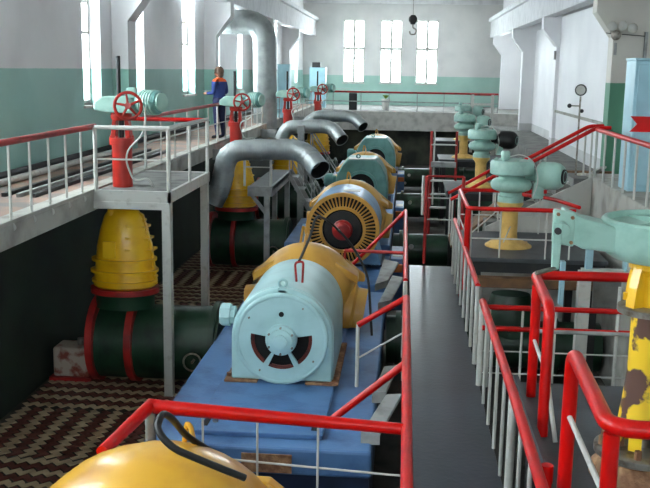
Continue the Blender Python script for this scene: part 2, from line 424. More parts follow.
struct('trim_7', MB().box((5.26, 26.2, .36), (5.32, 34.3, .44)), CONC, 'thin grey ledge strip on the right wall', smooth=False)
struct('trim_8', MB().box((XL, Y1 - .18, 5.45), (XR, Y1, 5.7)), BEAMM, smooth=False)

struct('wall_right_panel', MB().box((5.32, 25.18, -.9), (XR, 34.32, 3.62)), WALLR, smooth=False)
struct('wall_right_panel', MB().box((5.75, 34.88, -.9), (XR, 44.02, 3.55)), WALLR, smooth=False)
# ================================================================== railings
def lerp(a, b, t): return Vector(a) * (1 - t) + Vector(b) * t
def railing(name, label, path, height, top_m, post_m, r=.028, spacing=.55, br_=.013, mids=(.5,), mid_r=.013, mid_m=None, round_r=0.0, foot=None, posts_r=.024, cat='railing', group=None, jfoot=False, top=True):
    """path: world points of the top rail; posts at every path point, balusters between"""
    path = [Vector(p) for p in path]
    root = thing(name, label, cat, (path[0].x, path[0].y, path[0].z - height), group)
    if top: MB().tube(arc_path(path, round_r) if round_r else path, r, 10).build('top_rail', top_m, root)
    for i, p in enumerate(path):
        rod(root, 'post', p - V(0, 0, height), p - V(0, 0, .005), posts_r, post_m, 10)
    for a, b in zip(path[:-1], path[1:]):
        L = (b - a).length; n = max(1, round(L / spacing)) if spacing else 1
        for k in range(1, n):
            q = lerp(a, b, k / n)
            if jfoot:
                out = V(.09, 0, 0)
                key = ('j', round(height, 3), br_)
                if key not in ROD:
                    ROD[key] = MB().tube(arc_path([(0, 0, 0), (0, 0, -height - .02), tuple(out * .6 + V(0, 0, -height - .09)), tuple(V(-.02, 0, -height - .12))], .04, 4), br_, 8).mesh('baluster', post_m)
                o = bpy.data.objects.new('baluster', ROD[key]); COL.objects.link(o); o.parent = root; o.location = q - root.location
            else:
                rod(root, 'baluster', q - V(0, 0, height), q, br_, post_m)
        for f in mids:
            rod(root, 'mid_rail', a - V(0, 0, height * f), b - V(0, 0, height * f), mid_r, mid_m or post_m)
    return root
ZR = .875
railing('deck_railing', 'red topped white railing running in from the left edge of the picture', [(DECKX - .03, 7.2, ZR), (DECKX - .03, 13.15, ZR)], ZR, DRED, WPAINT, r=.04, spacing=.6, br_=.017, mids=(), jfoot=True)
railing('deck_railing', 'red topped white railing of the left deck passing in front of the standing worker', [(DECKX - .02, 15.75, ZR), (DECKX - .02, 22.0, ZR), (DECKX - .02, 29.0, ZR - .05)], ZR, DRED, WPAINT, r=.035, spacing=1.0, br_=.014, mids=(.5,))
railing('deck_railing', 'faded red railing of the left deck behind the tall silver duct', [(DECKX, 31.0, ZR - .1), (DECKX, 47.9, ZR - .2)], ZR, DRED, GPAINT, r=.04, spacing=1.9, br_=.016, mids=(.5,))
bp0, bp1 = at(300, 94, 48.05), at(500, 98, 48.05)
ZB = .63
railing('deck_railing', 'long dull red railing across the far deck under the three windows', [(-5.0, 48.1, ZB), (-2.2, 48.1, ZB), (.6, 48.1, ZB), (4.6, 48.1, ZB)], .93, DRED, GPAINT, r=.05, spacing=1.2, br_=.02, mids=(.5,), mid_r=.025)

# left platform of the front valve
PX0, PX1, PY0, PY1 = DECKX, -3.22, 12.95, 15.65
pf = thing('valve_platform', 'white steel platform on tall posts around the front red valve stand', 'platform', (PX0, PY0, ZP))
pm = MB(); pm.box((PX0, PY0, -.16), (PX1, PY0 + .05, 0)); pm.box((PX1 - .05, PY0, -.16), (PX1, PY1, 0)); pm.box((PX0, PY1 - .05, -.16), (PX1, PY1, 0))
pm.build('edge_beam', WPAINT, pf, False)
MB().box((PX0 + .0, PY0 + .05, -.06), (PX1 - .05, PY1 - .05, -.01)).build('deck_plate', CONCD, pf, False)
MB().box((PX0, PY0 - .02, -.26), (PX1 - .02, PY0 + .1, -.16)).build('lower_beam', WPAINT, pf, False)
for x, y in ((PX1 - .07, PY0 + .06), (PX1 - .07, PY1 - .1)):
    MB().box((x - .06, y - .07, ZP), (x + .06, y + .07, -.16)).build('post', WPAINT, pf, False)
railing('platform_railing', 'white and red guard railing on the front valve platform', [(PX0 + .03, PY0 + .02, ZR), (PX1 - .03, PY0 + .02, ZR), (PX1 - .03, PY1 - .06, ZR)], ZR + .005, WPAINT, WPAINT, r=.028, spacing=1.25, br_=.024, mids=(.5,), posts_r=.03)
tag(MB().tube([(PX0 - .3, PY1 + .02, ZR - .02), (PX1 - .06, PY1 + .02, ZR - .02)], .036, 10).build('handrail', RED), 'short bright red handrail bar at the back of the front valve platform', 'handrail')

# ================================================================== pump sets
AXX, AXZ = -1.34, -1.36
def arch(x, z, R, zb, y, flat=None, n=28):
    """arch outline: half circle over a box reaching down to zb; flat = height where the top is cut off"""
    pts = [(x + R, y, zb)]
    for k in range(n + 1):
        a = PI * k / n; zz = z + R * math.sin(a)
        pts.append((x + R * math.cos(a), y, min(zz, flat) if flat else zz))
    pts.append((x - R, y, zb)); return pts
def pump_bed(y0, y1, x0, x1, label, zt=-1.95):
    b = thing('pump_bed', label, 'machine bed', ((x0 + x1) / 2, (y0 + y1) / 2, ZP), 'blue machine beds')
    MB().box((x0, y0, zt - .28), (x1, y1, zt)).build('bed_block', BLUE, b, False, bevel=.03); MB().box((x0 + .02, y0 + .03, ZP), (x1 - .02, y1 - .02, zt - .28)).build('shaded_bed_base', BLUED, b, False)  # lower block darker blue: shade on the bed front put into its colour
    MB().box((x0 + .45, y0 + .25, zt), (x1 - .5, y1 - .3, zt + .05)).build('sole_plate', BLUE, b, False, bevel=.01)
    for xx in (x0 + .55, x1 - .6):
        MB().box((xx - .03, y0 + .38, zt + .05), (xx + .03, y0 + .62, zt + .055)).build('bolt_slot', DHOLE, b, False)
        for yy in (y0 + .5, y1 - .6): MB().lathe([(.03, 0), (.03, .05)], (xx + .09, yy, zt + .05), n=6).build('bolt', STEEL, b)
    MB().box((x0 + 1.0, y0 - .02, zt - .25), (x0 + 1.5, y0, zt - .06)).build('oil_hatch', RUST, b, False)
    return b
def casing(yc, label, x=AXX, s=1.0, m=YEL, dz=0.0, vx=0.0, vy=0.0):
    AXZ = globals()['AXZ'] + dz
    """split pump casing: domed volute with wing flanges, nozzle stubs and a vent pipe"""
    c = thing('pump_casing', label, 'pump', (x, yc, -1.90), 'yellow pump casings')
    prof = [(.28, -.72), (.34, -.70), (.42, -.62), (.60, -.52), (.76, -.36), (.84, -.16), (.86, 0), (.84, .16), (.76, .36), (.60, .52), (.42, .62), (.34, .70), (.28, .72)]
    MB().lathe([(r * s, h * s) for r, h in prof], (x, yc, AXZ), (0, 1, 0), 40, sx=.94, sy=.84).clamp_z(-1.895).build('volute', m, c, ang=50)
    # wing flange across the casing
    wing = [(-.96, .02), (-.96, .14), (-.80, .26), (-.60, .42), (.60, .42), (.80, .26), (.96, .14), (.96, .02)]
    MB().prism([(x + a * s, yc + .30 * s, AXZ + b * s) for a, b in wing], (0, .12 * s, 0)).build('wing_flange', m, c, False, bevel=.025)
    for sg in (-1, 1):
        MB().lathe([(.30, 0), (.42, .05), (.42, .16), (.36, .2), (.36, .34)], (x + sg * .58 * s, yc + .05, AXZ - .35), (sg, 0, -.15), 24).clamp_z(-1.895).build('side_nozzle', m, c)
        MB().prism([(x + sg * .50 * s, yc - .34, AXZ + .42), (x + sg * .86 * s, yc - .22, AXZ + .20), (x + sg * .86 * s, yc + .18, AXZ + .20), (x + sg * .5 * s, yc + .26, AXZ + .42)], (0, 0, -.12)).build('side_flange', m, c, False, bevel=.02)
    MB().box((x - .55, yc - .5, -1.90), (x + .55, yc + .5, AXZ - .3)).build('foot', m, c, False, bevel=.03)
    MB().tube([(x, yc - .62, AXZ + .46), (x, yc - .40, AXZ + .655), (x, yc - .18, AXZ + .745), (x, yc, AXZ + .76)], .016, 8).build('seam_pipe', m, c)
    MB().tube(arc_path([(x + .03 + vx, yc - .05 + vy, AXZ + .60), (x - .03 + vx, yc + vy, AXZ + .84), (x - .06 + vx, yc + .02 + vy, AXZ + .86), (x - .1 + vx, yc + .04 + vy, AXZ + .60)], .05, 5), .018, 8).build('vent_pipe', m, c)
    return c
CY_ = [5.75, 13.35, 20.8, 28.4, 36.6]
pump_bed(8.75, 15.6, -2.5, -.22, 'blue machine bed under the light teal front motor')
pump_bed(17.0, 19.9, -2.5, -.22, 'blue machine bed under the yellow slatted motor', zt=-2.16)
pump_bed(19.95, 23.4, -2.5, -.22, 'blue machine bed under the yellow casing behind the slatted motor')
pump_bed(24.6, 31.0, -2.5, -.22, 'blue machine bed under the nearer sea green motor')
pump_bed(32.8, 39.0, -2.5, -.22, 'blue machine bed under the farthest sea green motor')
pump_bed(2.5, 7.4, -2.5, -.22, 'blue machine bed under the yellow casing at the bottom edge', zt=-1.95)
casing(5.55, 'yellow pump casing cut off by the bottom left edge with a black hose loop', x=-1.50, s=1.12, m=YELN, dz=-.11, vx=.18, vy=.34)
casing(CY_[1], s=.87, label='yellow ochre pump casing right behind the light teal front motor')
casing(CY_[2], x=-1.14, label='yellow pump casing behind the slatted yellow and blue motor', s=.98)
casing(CY_[3], x=-1.12, label='yellow pump casing between the two sea green motors', s=.95)
casing(CY_[4], x=-1.0, label='yellow pump casing behind the farthest sea green motor', s=.95)

# --- front motor
def motor_front(y0, y1, label):
    R = .60; zb = -1.87
    t = thing('electric_motor', label, 'motor', (AXX, y0, -1.90), 'pump motors')
    MB().prism(arch(AXX, AXZ, R, zb, y0 + .10), (0, y1 - y0 - .1, 0)).build('motor_body', TEAL, t, ang=30, bevel=.015)
    MB().prism(arch(AXX, AXZ, R * .985, zb, y0 + .02), (0, .1, 0)).build('front_bracket', TEAL, t, ang=30, bevel=.02)
    # rim ring of the end shield
    def ring(r0, r1, ya, yb, m, nm):
        MB().rings([[V(AXX + r * math.cos(a), y, AXZ + r * math.sin(a)) for a in [2 * PI * j / 48 for j in range(48)]] for r, y in ((r0, yb), (r0, ya), (r0 + .012, ya - .012), (r1 - .012, ya - .012), (r1, ya), (r1, yb))], False, True).build(nm, m, t, ang=50)
    ring(.49, .545, y0 - .02, y0 + .03, TEAL, 'shield_rim')
    # end shield with three curved openings
    rr = [.06, .15, .185, .36, .39, .45, .495]; n = 72; ya = y0 - .03; sh = MB()
    def op(i, a):
        if rr[i] < .18 or rr[i + 1] > .37: return False
        d = math.degrees(a) % 360
        return 168 < d < 235 or 246 < d < 294 or (305 < d < 360) or d < 12
    def pt(r, a, y): return (AXX + r * math.cos(a), y - (.035 if r < .17 else .0) , AXZ + r * math.sin(a))
    for i in range(len(rr) - 1):
        for j in range(n):
            a0, a1 = 2 * PI * j / n, 2 * PI * (j + 1) / n; am = (a0 + a1) / 2
            if op(i, am):
                for (p, q) in (((rr[i], a0), (rr[i], a1)), ((rr[i + 1], a1), (rr[i + 1], a0))):
                    sh.add([pt(*p, ya), pt(*q, ya), pt(*q, ya + .09), pt(*p, ya + .09)], [(0, 1, 2, 3)])
                for da, e in ((-1, a0), (1, a1)):
                    if not op(i, am + da * 2 * PI / n):
                        sh.add([pt(rr[i], e, ya), pt(rr[i + 1], e, ya), pt(rr[i + 1], e, ya + .09), pt(rr[i], e, ya + .09)], [(0, 1, 2, 3)])
            else:
                sh.add([pt(rr[i], a0, ya), pt(rr[i + 1], a0, ya), pt(rr[i + 1], a1, ya), pt(rr[i], a1, ya)], [(0, 1, 2, 3)])
    sh.build('end_shield', TEAL, t, False)
    MB().lathe([(.40, 0), (.40, .004)], (AXX, y0 + .019, AXZ), (0, -1, 0), 40).build('dark_interior', DHOLE, t); MB().torus((AXX, y0 + .0, AXZ), .355, .018, (0, 1, 0), 40, 8).build('winding', COPPER, t)
    for a0 in (172, 250, 307):
        MB().tube([(AXX + .33 * math.cos(math.radians(a0 + k * 10)), y0 + .0, AXZ + .33 * math.sin(math.radians(a0 + k * 10))) for k in range(7 if a0 != 250 else 5)], .012, 6).build('coil_end', COPPER, t)
    hub = MB(); hub.lathe([(.178, 0), (.178, .05), (.165, .065), (.14, .07), (.135, .09), (.085, .1), (.08, .125), (.0, .13)], (AXX, y0 - .03, AXZ), (0, -1, 0), 36)
    hub.build('bearing_cap', TEAL, t, ang=35)
    for k in range(6):
        a = PI / 6 + k * PI / 3
        MB().lathe([(.014, 0), (.014, .025)], (AXX + .155 * math.cos(a), y0 - .095, AXZ + .155 * math.sin(a)), (0, -1, 0), 6).build('bolt', STEEL, t)
    for k in range(4):
        a = PI / 4 + k * PI / 2 + .2
        MB().lathe([(.012, 0), (.012, .02)], (AXX + .45 * math.cos(a), y0 - .03, AXZ + .45 * math.sin(a)), (0, -1, 0), 6).build('bolt', STEEL, t)
    MB().lathe([(.03, 0), (.03, .012)], (AXX + .0, y0 - .029, AXZ + .30), (0, -1, 0), 16).build('plug_hole', DHOLE, t)
    # lifting eye
    lug = MB(); lug.box((AXX - .05, y0 + .02, AXZ + .54), (AXX + .05, y0 + .12, AXZ + .60)); lug.torus((AXX, y0 + .07, AXZ + .645), .045, .017, (0, 1, 0), 18, 8)
    lug.build('lifting_eye', TEAL, t)
    # terminal stub on the left
    MB().lathe([(.11, 0), (.11, .06), (.14, .06), (.14, .16), (.12, .18)], (AXX - R + .02, y0 + .25, AXZ + .2), (-1, 0, 0), 8).build('terminal_box', TEAL, t, False)
    for sg in (-1, 1):
        MB().box((AXX + sg * (R + .07), y0 - .03, -1.90), (AXX + sg * .28, y1 - .05, -1.87)).build('foot', RUST, t, False, bevel=.008)
        for yy in (y0 + .12, y1 - .25): MB().lathe([(.03, 0), (.03, .04)], (AXX + sg * (R + .035), yy, -1.87), n=6).build('bolt', RUST, t)
    # shackle on the lifting eye at the back
    MB().tube(arc_path([(AXX + .12, y0 + .42, AXZ + R - .01), (AXX + .10, y0 + .42, AXZ + R + .22), (AXX + .2, y0 + .42, AXZ + R + .24), (AXX + .19, y0 + .42, AXZ + R - .02)], .04, 4), .014, 8).build('shackle', DRED, t)
    return t
motor_front(10.55, 12.3, 'light teal front motor with round end shield and three curved openings')
tag(MB().tube(arc_path([(AXX + .15, 10.97, AXZ + .84), (AXX + .19, 11.9, AXZ + .98), (AXX + .22, 12.3, AXZ + 1.2), (AXX + .35, 12.9, AXZ + 1.02), (AXX + .62, 13.1, AXZ + .72), (AXX + .90, 13.0, AXZ + .3), (AXX + .98, 12.8, -1.92)], .25, 6), .018, 8).build('cable', BLACK), 'black cable looping up from the front motor shackle over the yellow casing', 'cable')

# --- slatted motor (second)
def motor_slatted(y0, y1, x, label):
    R = .73
    t = thing('electric_motor', label, 'motor', (x, y0, -2.11), 'pump motors')
    MB().lathe([(R - .06, .0), (R, .05), (R, y1 - y0 - .05), (R - .05, y1 - y0)], (x, y0 + .03, AXZ), (0, 1, 0), 48).build('drum', BLUEL, t)
    MB().prism([(x - .62, y0 + .1, AXZ - .2), (x + .62, y0 + .1, AXZ - .2), (x + .78, y0 + .1, -2.11), (x - .78, y0 + .1, -2.11)], (0, y1 - y0 - .2, 0)).build('pedestal', BLUEL, t, False, bevel=.02)
    def ring(r0, r1, ya, yb, m, nm):
        MB().rings([[V(x + r * math.cos(a), y, AXZ + r * math.sin(a)) for a in [2 * PI * j / 56 for j in range(56)]] for r, y in ((r0, yb), (r0, ya), (r1, ya), (r1, yb))], False, True).build(nm, m, t, ang=40)
    ring(.65, .725, y0 - .03, y0 + .08, YEL, 'outer_rim'); ring(.40, .455, y0 - .06, y0 + .08, YEL, 'inner_rim')
    MB().lathe([(.66, 0), (.66, .012)], (x, y0 + .025, AXZ), (0, -1, 0), 48).build('dark_interior', DHOLE, t)
    n = 52; base = MB().box((x + .44, y0 - .045, AXZ - .013), (x + .66, y0 - .01, AXZ + .013)).mesh('slat', YEL, V(x, y0, AXZ), False)
    for k in range(n):
        o = bpy.data.objects.new('slat', base); COL.objects.link(o); o.parent = t; o.location = V(0, 0, AXZ + 2.11); o.rotation_euler = (0, 2 * PI * k / n, 0)
    MB().lathe([(.20, 0), (.20, .12), (.16, .16), (.16, .22), (.1, .26), (.0, .27)], (x, y0 + .012, AXZ), (0, -1, 0), 28).build('hub', DRED, t)
    MB().lathe([(.36, 0), (.36, .03), (.22, .05)], (x, y0 + .012, AXZ), (0, -1, 0), 28).build('back_disc', DARK, t)
    MB().box((x - .02, y0 + .22, AXZ + .725), (x + .32, y0 + .50, AXZ + .735)).build('rating_plate', WPAINT, t, False)
    MB().lathe([(.06, 0), (.06, .1)], (x - R + .02, y0 + .2, AXZ - .0), (-1, 0, 0), 10).build('terminal_box', BLUEL, t)
    MB().box((x - .82, y0 + .1, -2.10), (x + .82, y1 - .1, -2.06)).build('foot', BLUED, t, False)
    return t
motor_slatted(18.3, 19.75, -1.14, 'blue drum motor with a ring of yellow radial slats and a red hub')

# --- sea green motors
def motor_green(y0, y1, x, label):
    R = .70; t = thing('electric_motor', label, 'motor', (x, y0, -1.90), 'pump motors')
    pts = [(x + .72, y0, -1.90), (x + .72, y0, AXZ - .1), (x + .66, y0, AXZ + .28), (x + .52, y0, AXZ + .54), (x + .38, y0, AXZ + .68), (x - .38, y0, AXZ + .68), (x - .52, y0, AXZ + .54), (x - .66, y0, AXZ + .28), (x - .72, y0, AXZ - .1), (x - .72, y0, -1.90)]
    MB().prism(pts, (0, y1 - y0, 0)).build('motor_body', TEALD, t, ang=25, bevel=.04)
    # raised horseshoe rim and dark opening
    hs = MB()
    for k in range(20):
        a0, a1 = PI * (k / 20 * 1.2 - .1), PI * ((k + 1) / 20 * 1.2 - .1)
        hs.prism([(x + r * math.cos(a), y0 + .0, AXZ - .05 + r * math.sin(a)) for r, a in ((.36, a0), (.44, a0), (.44, a1), (.36, a1))], (0, -.08, 0))
    hs.build('opening_rim', TEALD, t)
    MB().lathe([(.36, 0), (.36, .015)], (x, y0 + .0, AXZ - .05), (0, -1, 0), 36).build('dark_opening', DHOLE, t)
    MB().lathe([(.23, 0), (.23, .10), (.17, .14), (.16, .3), (0, .32)], (x - .02, y0, AXZ - .1), (0, -1, 0), 24).build('bearing_cap', TEALD, t)
    MB().box((x - .36, y0 + .02, AXZ + .68), (x + .36, y0 + .5, AXZ + .70)).build('top_highlight_plate', WPAINT, t, False, bevel=.01)  # white plate: highlight on the flat top put in as colour
    MB().lathe([(.14, 0), (.14, .1), (.19, .1), (.19, .28), (.15, .32)], (x - .70, y0 + .25, AXZ + .08), (-1, 0, 0), 14).build('terminal_box', TEALD, t)
    MB().box((x - .8, y0, -1.90), (x + .8, y1, -1.84)).build('foot', BLUED, t, False)
    MB().torus((x - .1, y0 + .2, AXZ + .76), .05, .016, (0, 1, 0), 14, 6).build('lifting_eye', TEALD, t)
    return t
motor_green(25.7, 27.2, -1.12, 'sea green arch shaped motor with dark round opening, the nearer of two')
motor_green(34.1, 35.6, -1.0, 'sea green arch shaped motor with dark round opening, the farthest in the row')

# --- discharge pipes, suction pipes and valve bonnets
def pipe_set(yc, k, where):
    c = thing('discharge_pipe', 'big dark green discharge pipe with red flanges %s' % where, 'pipe', (-3.2, yc, ZP), 'green discharge pipes')
    MB().tube([(-4.56, yc, ZP + .62), (-2.62, yc, ZP + .62)], .56, 32).build('pipe_run', GREEN, c)
    for x in (-3.92, -4.5): MB().lathe([(.66, -.05), (.66, .05)], (x, yc, ZP + .67), (1, 0, 0), 32).build('flange', DRED, c)
    MB().lathe([(.62, -.02), (.62, .06)], (-2.72, yc, ZP + .64), (1, 0, 0), 28).build('pump_flange', GREEN, c)
    MB().torus((-2.95, yc - .66, ZP + .52), .13, .015, (0, 1, 0), 18, 6).build('drain_wheel', STEEL, c)
    MB().tube([(-2.95, yc - .50, ZP + .52), (-2.95, yc - .68, ZP + .52)], .02, 8).build('drain_stem', STEEL, c)
    return c
WH = ['behind the tall white platform post', 'below the silver gooseneck duct nearest the camera', 'below the middle gooseneck duct', 'below the farthest gooseneck duct']
VY = [13.5, 22.0, 29.4, 37.6]
for k in range(4): pipe_set(VY[k] + .16, k, WH[k])
def bonnet(x, yc, label):
    c = thing('valve_bonnet', label, 'valve', (x, yc, -1.60), 'yellow valve bonnets')
    prof = [(.40, -1.50), (.44, -1.47), (.43, -1.40), (.41, -1.2), (.38, -.9), (.33, -.65), (.27, -.45), (.20, -.34), (.15, -.31)]
    MB().lathe(prof, (x, yc, 0), n=36, sx=1.06, sy=.8).build('bonnet_shell', YELB, c, ang=50)
    for z, r in ((-1.40, .46), (-1.25, .475), (-1.08, .455)):
        MB().lathe([(r - .10, -.02), (r, -.018), (r, .018), (r - .10, .02)], (x, yc, z), n=36, sx=1.06, sy=.82).build('rib', YELB, c)
    for z in (-.92, -.75, -.58):
        a = .40 - (z + .92) * .25
        MB().prism([(x + .1, yc - a * .8, z), (x + a * 1.08, yc - .1, z - .04), (x + a * 1.12, yc + .2, z - .04), (x + .1, yc + .2, z)], (0, 0, .03)).build('rib', YELB, c, False)
    MB().prism([(x + .17, yc - .04, -.34), (x + .30, yc - .04, -.42), (x + .42, yc - .04, -.85), (x + .49, yc - .04, -1.45), (x + .36, yc - .04, -1.45)], (0, .08, 0)).build('side_flange', YELB, c, False, bevel=.01)
    for q in range(7):
        z = -.5 - q * .14; MB().lathe([(.025, -.06), (.025, .06)], (x + .31 + q * .026, yc, z), (0, 1, 0), 6).build('bolt', YELB, c)
    MB().lathe([(.43, -.05), (.48, -.05), (.48, .03), (.43, .03)], (x, yc, -1.53), n=36, sx=1.06, sy=.85).build('gasket_flange', DRED, c)
    MB().lathe([(.06, 0), (.06, .09)], (x - .14, yc - .12, -.42), n=12).build('boss', YELB, c)
    MB().box((x - .22, yc - .345, -1.02), (x - .04, yc - .28, -.78)).build('name_plate', YELB, c, False, bevel=.01)
    MB().lathe([(.42, -1.58), (.44, -1.56), (.41, -1.62), (.41, -1.80)], (x, yc, 0), n=32, sx=1.06, sy=.85).build('valve_body', GREEN, c)
    return c
VX = [at(123, 190, VY[0]).x, at(236, 130, VY[1]).x, at(288, 110, VY[2]).x, at(318, 100, VY[3]).x]
BL = ['bright yellow ribbed valve bonnet hanging under the white front platform', 'yellow valve bonnet half hidden behind the nearest gooseneck duct', 'yellow valve bonnet in the shade under the third valve stand', 'yellow valve bonnet in the shade under the farthest valve stand']
for k in range(4): bonnet(VX[k], VY[k], BL[k])
def valve_stand(x, yc, label, dz=0.0):
    """red stand with yoke, teal gearbox, handwheel, rising stem and electric drive"""
    t = thing('valve_stand', label, 'valve stand', (x, yc, -.30), 'red valve stands')
    z = dz
    MB().lathe([(.145, -.30), (.145, .60 + z)], (x, yc, 0), n=24).build('column', REDV, t)
    MB().lathe([(.18, .60 + z), (.18, .70 + z)], (x, yc, 0), n=24).build('flange', REDV, t)
    for k in range(6):
        a = k * PI / 3 + .3; MB().lathe([(.016, .70 + z), (.016, .73 + z)], (x + .155 * math.cos(a), yc + .155 * math.sin(a), 0), n=6).build('bolt', REDV, t)
    yk = MB()
    for sg in (-1, 1): yk.prism([(x + sg * .15, yc - .07, .70 + z), (x + sg * .07, yc - .07, .70 + z), (x + sg * .06, yc - .07, .95 + z), (x + sg * .12, yc - .07, .95 + z)], (0, .14, 0))
    yk.build('yoke', REDV, t, False, bevel=.01)
    MB().lathe([(.13, .95 + z), (.15, .98 + z), (.15, 1.04 + z), (.12, 1.06 + z)], (x, yc, 0), n=24).build('yoke_head', REDV, t)
    MB().lathe([(.035, .4 + z), (.035, 1.1 + z)], (x, yc, 0), n=12).build('screw', DARK, t)
    MB().prism([(x - .36, yc - .16, 1.09 + z), (x - .36, yc - .16, 1.20 + z), (x - .24, yc - .16, 1.29 + z), (x + .12, yc - .16, 1.29 + z), (x + .22, yc - .16, 1.2 + z), (x + .22, yc - .16, 1.06 + z), (x - .16, yc - .16, 1.06 + z)], (0, .32, 0)).build('gearbox', TEALG, t, False, bevel=.02)
    MB().box((x + .10, yc - .06, 1.27 + z), (x + .22, yc + .08, 1.42 + z)).build('switch_box', TEALG, t, False, bevel=.01)
    MB().lathe([(.03, 1.25 + z), (.03, 1.86 + z)], (x - .03, yc, 0), n=12).build('stem_cover', DARK, t)
    hc = V(x + .20, yc - .34, 1.17 + z); ax = V(.22, -1, .08).normalized()
    MB().torus(hc, .185, .022, ax, 36, 8).build('handwheel_rim', REDV, t)
    u = ax.orthogonal().normalized(); v_ = ax.cross(u); sp = MB()
    for k in range(5):
        a = 2 * PI * k / 5 + .3; d = u * math.cos(a) + v_ * math.sin(a); sp.tube([hc + d * .03, hc + d * .185], [.02, .014], 8)
    sp.lathe([(.045, -.05), (.045, .05)], hc, ax, 14); sp.build('handwheel_spokes', REDV, t)
    MB().tube([hc + ax * .03, V(x + .14, yc - .1, 1.17 + z)], .022, 8).build('wheel_shaft', STEEL, t)
    a2 = V(.9, -.42, .05).normalized(); mo = V(x + .22, yc + .06, 1.2 + z)
    MB().lathe([(.10, 0), (.10, .06), (.16, .08), (.17, .12), (.17, .38), (.15, .42), (.10, .44)], mo, a2, 24).build('drive_motor', TEALD, t)
    for q in range(5): MB().lathe([(.165, -.012), (.182, -.012), (.182, .012), (.165, .012)], mo + a2 * (.15 + q * .05), a2, 24).build('cooling_fin', TEALG, t)
    MB().lathe([(.13, 0), (.13, .03), (.05, .04)], mo + a2 * .43, a2, 20).build('fan_cover', TEALG, t)
    MB().tube(arc_path([mo + a2 * .2 + V(0, -.16, -.05), mo + V(.2, -.3, -.4), V(x + .12, yc - .36, .5), V(x + .25, yc - .3, .1), V(x + .45, yc - .25, .16), V(x + .5, yc - .2, .02)], .2, 6), .014, 8).build('flex_hose', WPAINT, t)
    return t
VL = ['bright red valve stand with spoked handwheel on the white front platform', 'red valve stand with handwheel in front of the standing worker', 'red valve stand with dark wheel behind the tall silver duct', 'farthest red valve stand beside the pale blue cabinet on the far deck']
for k in range(4): valve_stand(VX[k], VY[k], VL[k], 0.0 if k == 0 else -.22)

# ================================================================== silver ducts
def duct(name, label, pts, r, bend, bands=(), group=None, mouth=True, nb=5):
    path = arc_path(pts, bend, nb)
    t = thing(name, label, 'duct', pts[0], group)
    MB().tube(path, r, 26, caps=not mouth).build('duct_tube', SILV, t, ang=60)
    if mouth:
        d = (path[-1] - path[-2]).normalized()
        MB().tube([path[-1] - d * .005, path[-1] - d * .30], r * .96, 26, caps=False).build('mouth_shade_tube', DARK, t)  # inner tube coloured dark for the shade inside the mouth
        MB().torus(path[-1], r, .012, d, 26, 6).build('mouth_bead', SILV, t)
        MB().lathe([(r * .97, 0), (r * .97, .01)], path[-1] - d * .35, d, 26).build('mouth_shade_disc', DHOLE, t)  # added dark disc closing the mouth, painted as the shade deeper in
    # seam bands at every mitre of the elbows
    for i in range(1, len(path) - 1):
        d = (path[i + 1] - path[i - 1]).normalized()
        MB().torus(path[i], r * 1.005, .007, d, 26, 6).build('seam', SILV, t)
    for p, q, f in bands:
        c = lerp(p, q, f); d = (Vector(q) - Vector(p)).normalized()
        MB().lathe([(r * .99, -.03), (r * 1.035, -.03), (r * 1.035, .03), (r * .99, .03)], c, d, 26).build('clamp_band', SILV, t)
    return t
D1 = [at(213, 203, 20.2), at(222, 184, 20.2), at(227, 150, 20.2), at(303, 149, 20.2), at(320, 170, 19.7)]
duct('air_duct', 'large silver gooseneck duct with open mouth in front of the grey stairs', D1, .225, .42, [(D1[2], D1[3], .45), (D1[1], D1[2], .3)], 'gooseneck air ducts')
D2 = [at(281, 140, 28.2), at(287, 127, 28.2), at(331, 126, 28.2), at(342, 140, 27.8)]
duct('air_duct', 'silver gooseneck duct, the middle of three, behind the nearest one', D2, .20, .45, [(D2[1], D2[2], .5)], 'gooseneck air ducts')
D3 = [at(307, 124, 36.4), at(316, 116, 36.4), at(353, 116, 36.4), at(363, 127, 36)]
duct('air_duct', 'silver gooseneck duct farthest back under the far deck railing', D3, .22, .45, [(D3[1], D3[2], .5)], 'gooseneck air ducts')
D4 = [at(265.5, 158, 30.2), at(264.5, 22, 30.2), at(222, 22, 30.2)]
duct('air_duct', 'tall vertical silver duct turning into the left wall near the ceiling', D4, .375, 1.0, [(D4[0], D4[1], .65), (D4[1], D4[2], .66), (D4[1], D4[2], .75)], None, mouth=False, nb=7)

# ================================================================== left stairs and landings
def stair(name, label, x0, z0, x1, z1, y0, y1, n, m=GPAINT, rail=True, hr=.8):
    """straight steel stair falling from (x0, z0) to (x1, z1)"""
    t = thing(name, label, 'stairs', (x1, y0, z1), 'steel stairs')
    for y in (y0, y1 - .04): MB().prism([(x0, y, z0), (x0, y, z0 - .2), (x1, y, z1 - .0), (x1 + (.0), y, z1 + .2)], (0, .04, 0)).build('stringer', m, t, False)
    for k in range(n):
        f = (k + .5) / n; x, z = x0 + (x1 - x0) * f, z0 + (z1 - z0) * f
        MB().box((x - .12, y0 + .04, z - .02), (x + .12, y1 - .04, z + .012)).build('tread', m, t, False)
    if rail:
        for y in (y0 + .02, y1 - .02):
            rod(t, 'handrail', (x0, y, z0 + hr), (x1, y, z1 + .1 + hr), .02, m)
            rod(t, 'mid_rail', (x0, y, z0 + hr * .5), (x1, y, z1 + .1 + hr * .5), .014, m)
            for f in (0, .5, 1): rod(t, 'post', (x0 + (x1 - x0) * f, y, z0 + (z1 + .1 - z0) * f - .06), (x0 + (x1 - x0) * f, y, z0 + (z1 + .1 - z0) * f + hr), .018, m)
    return t
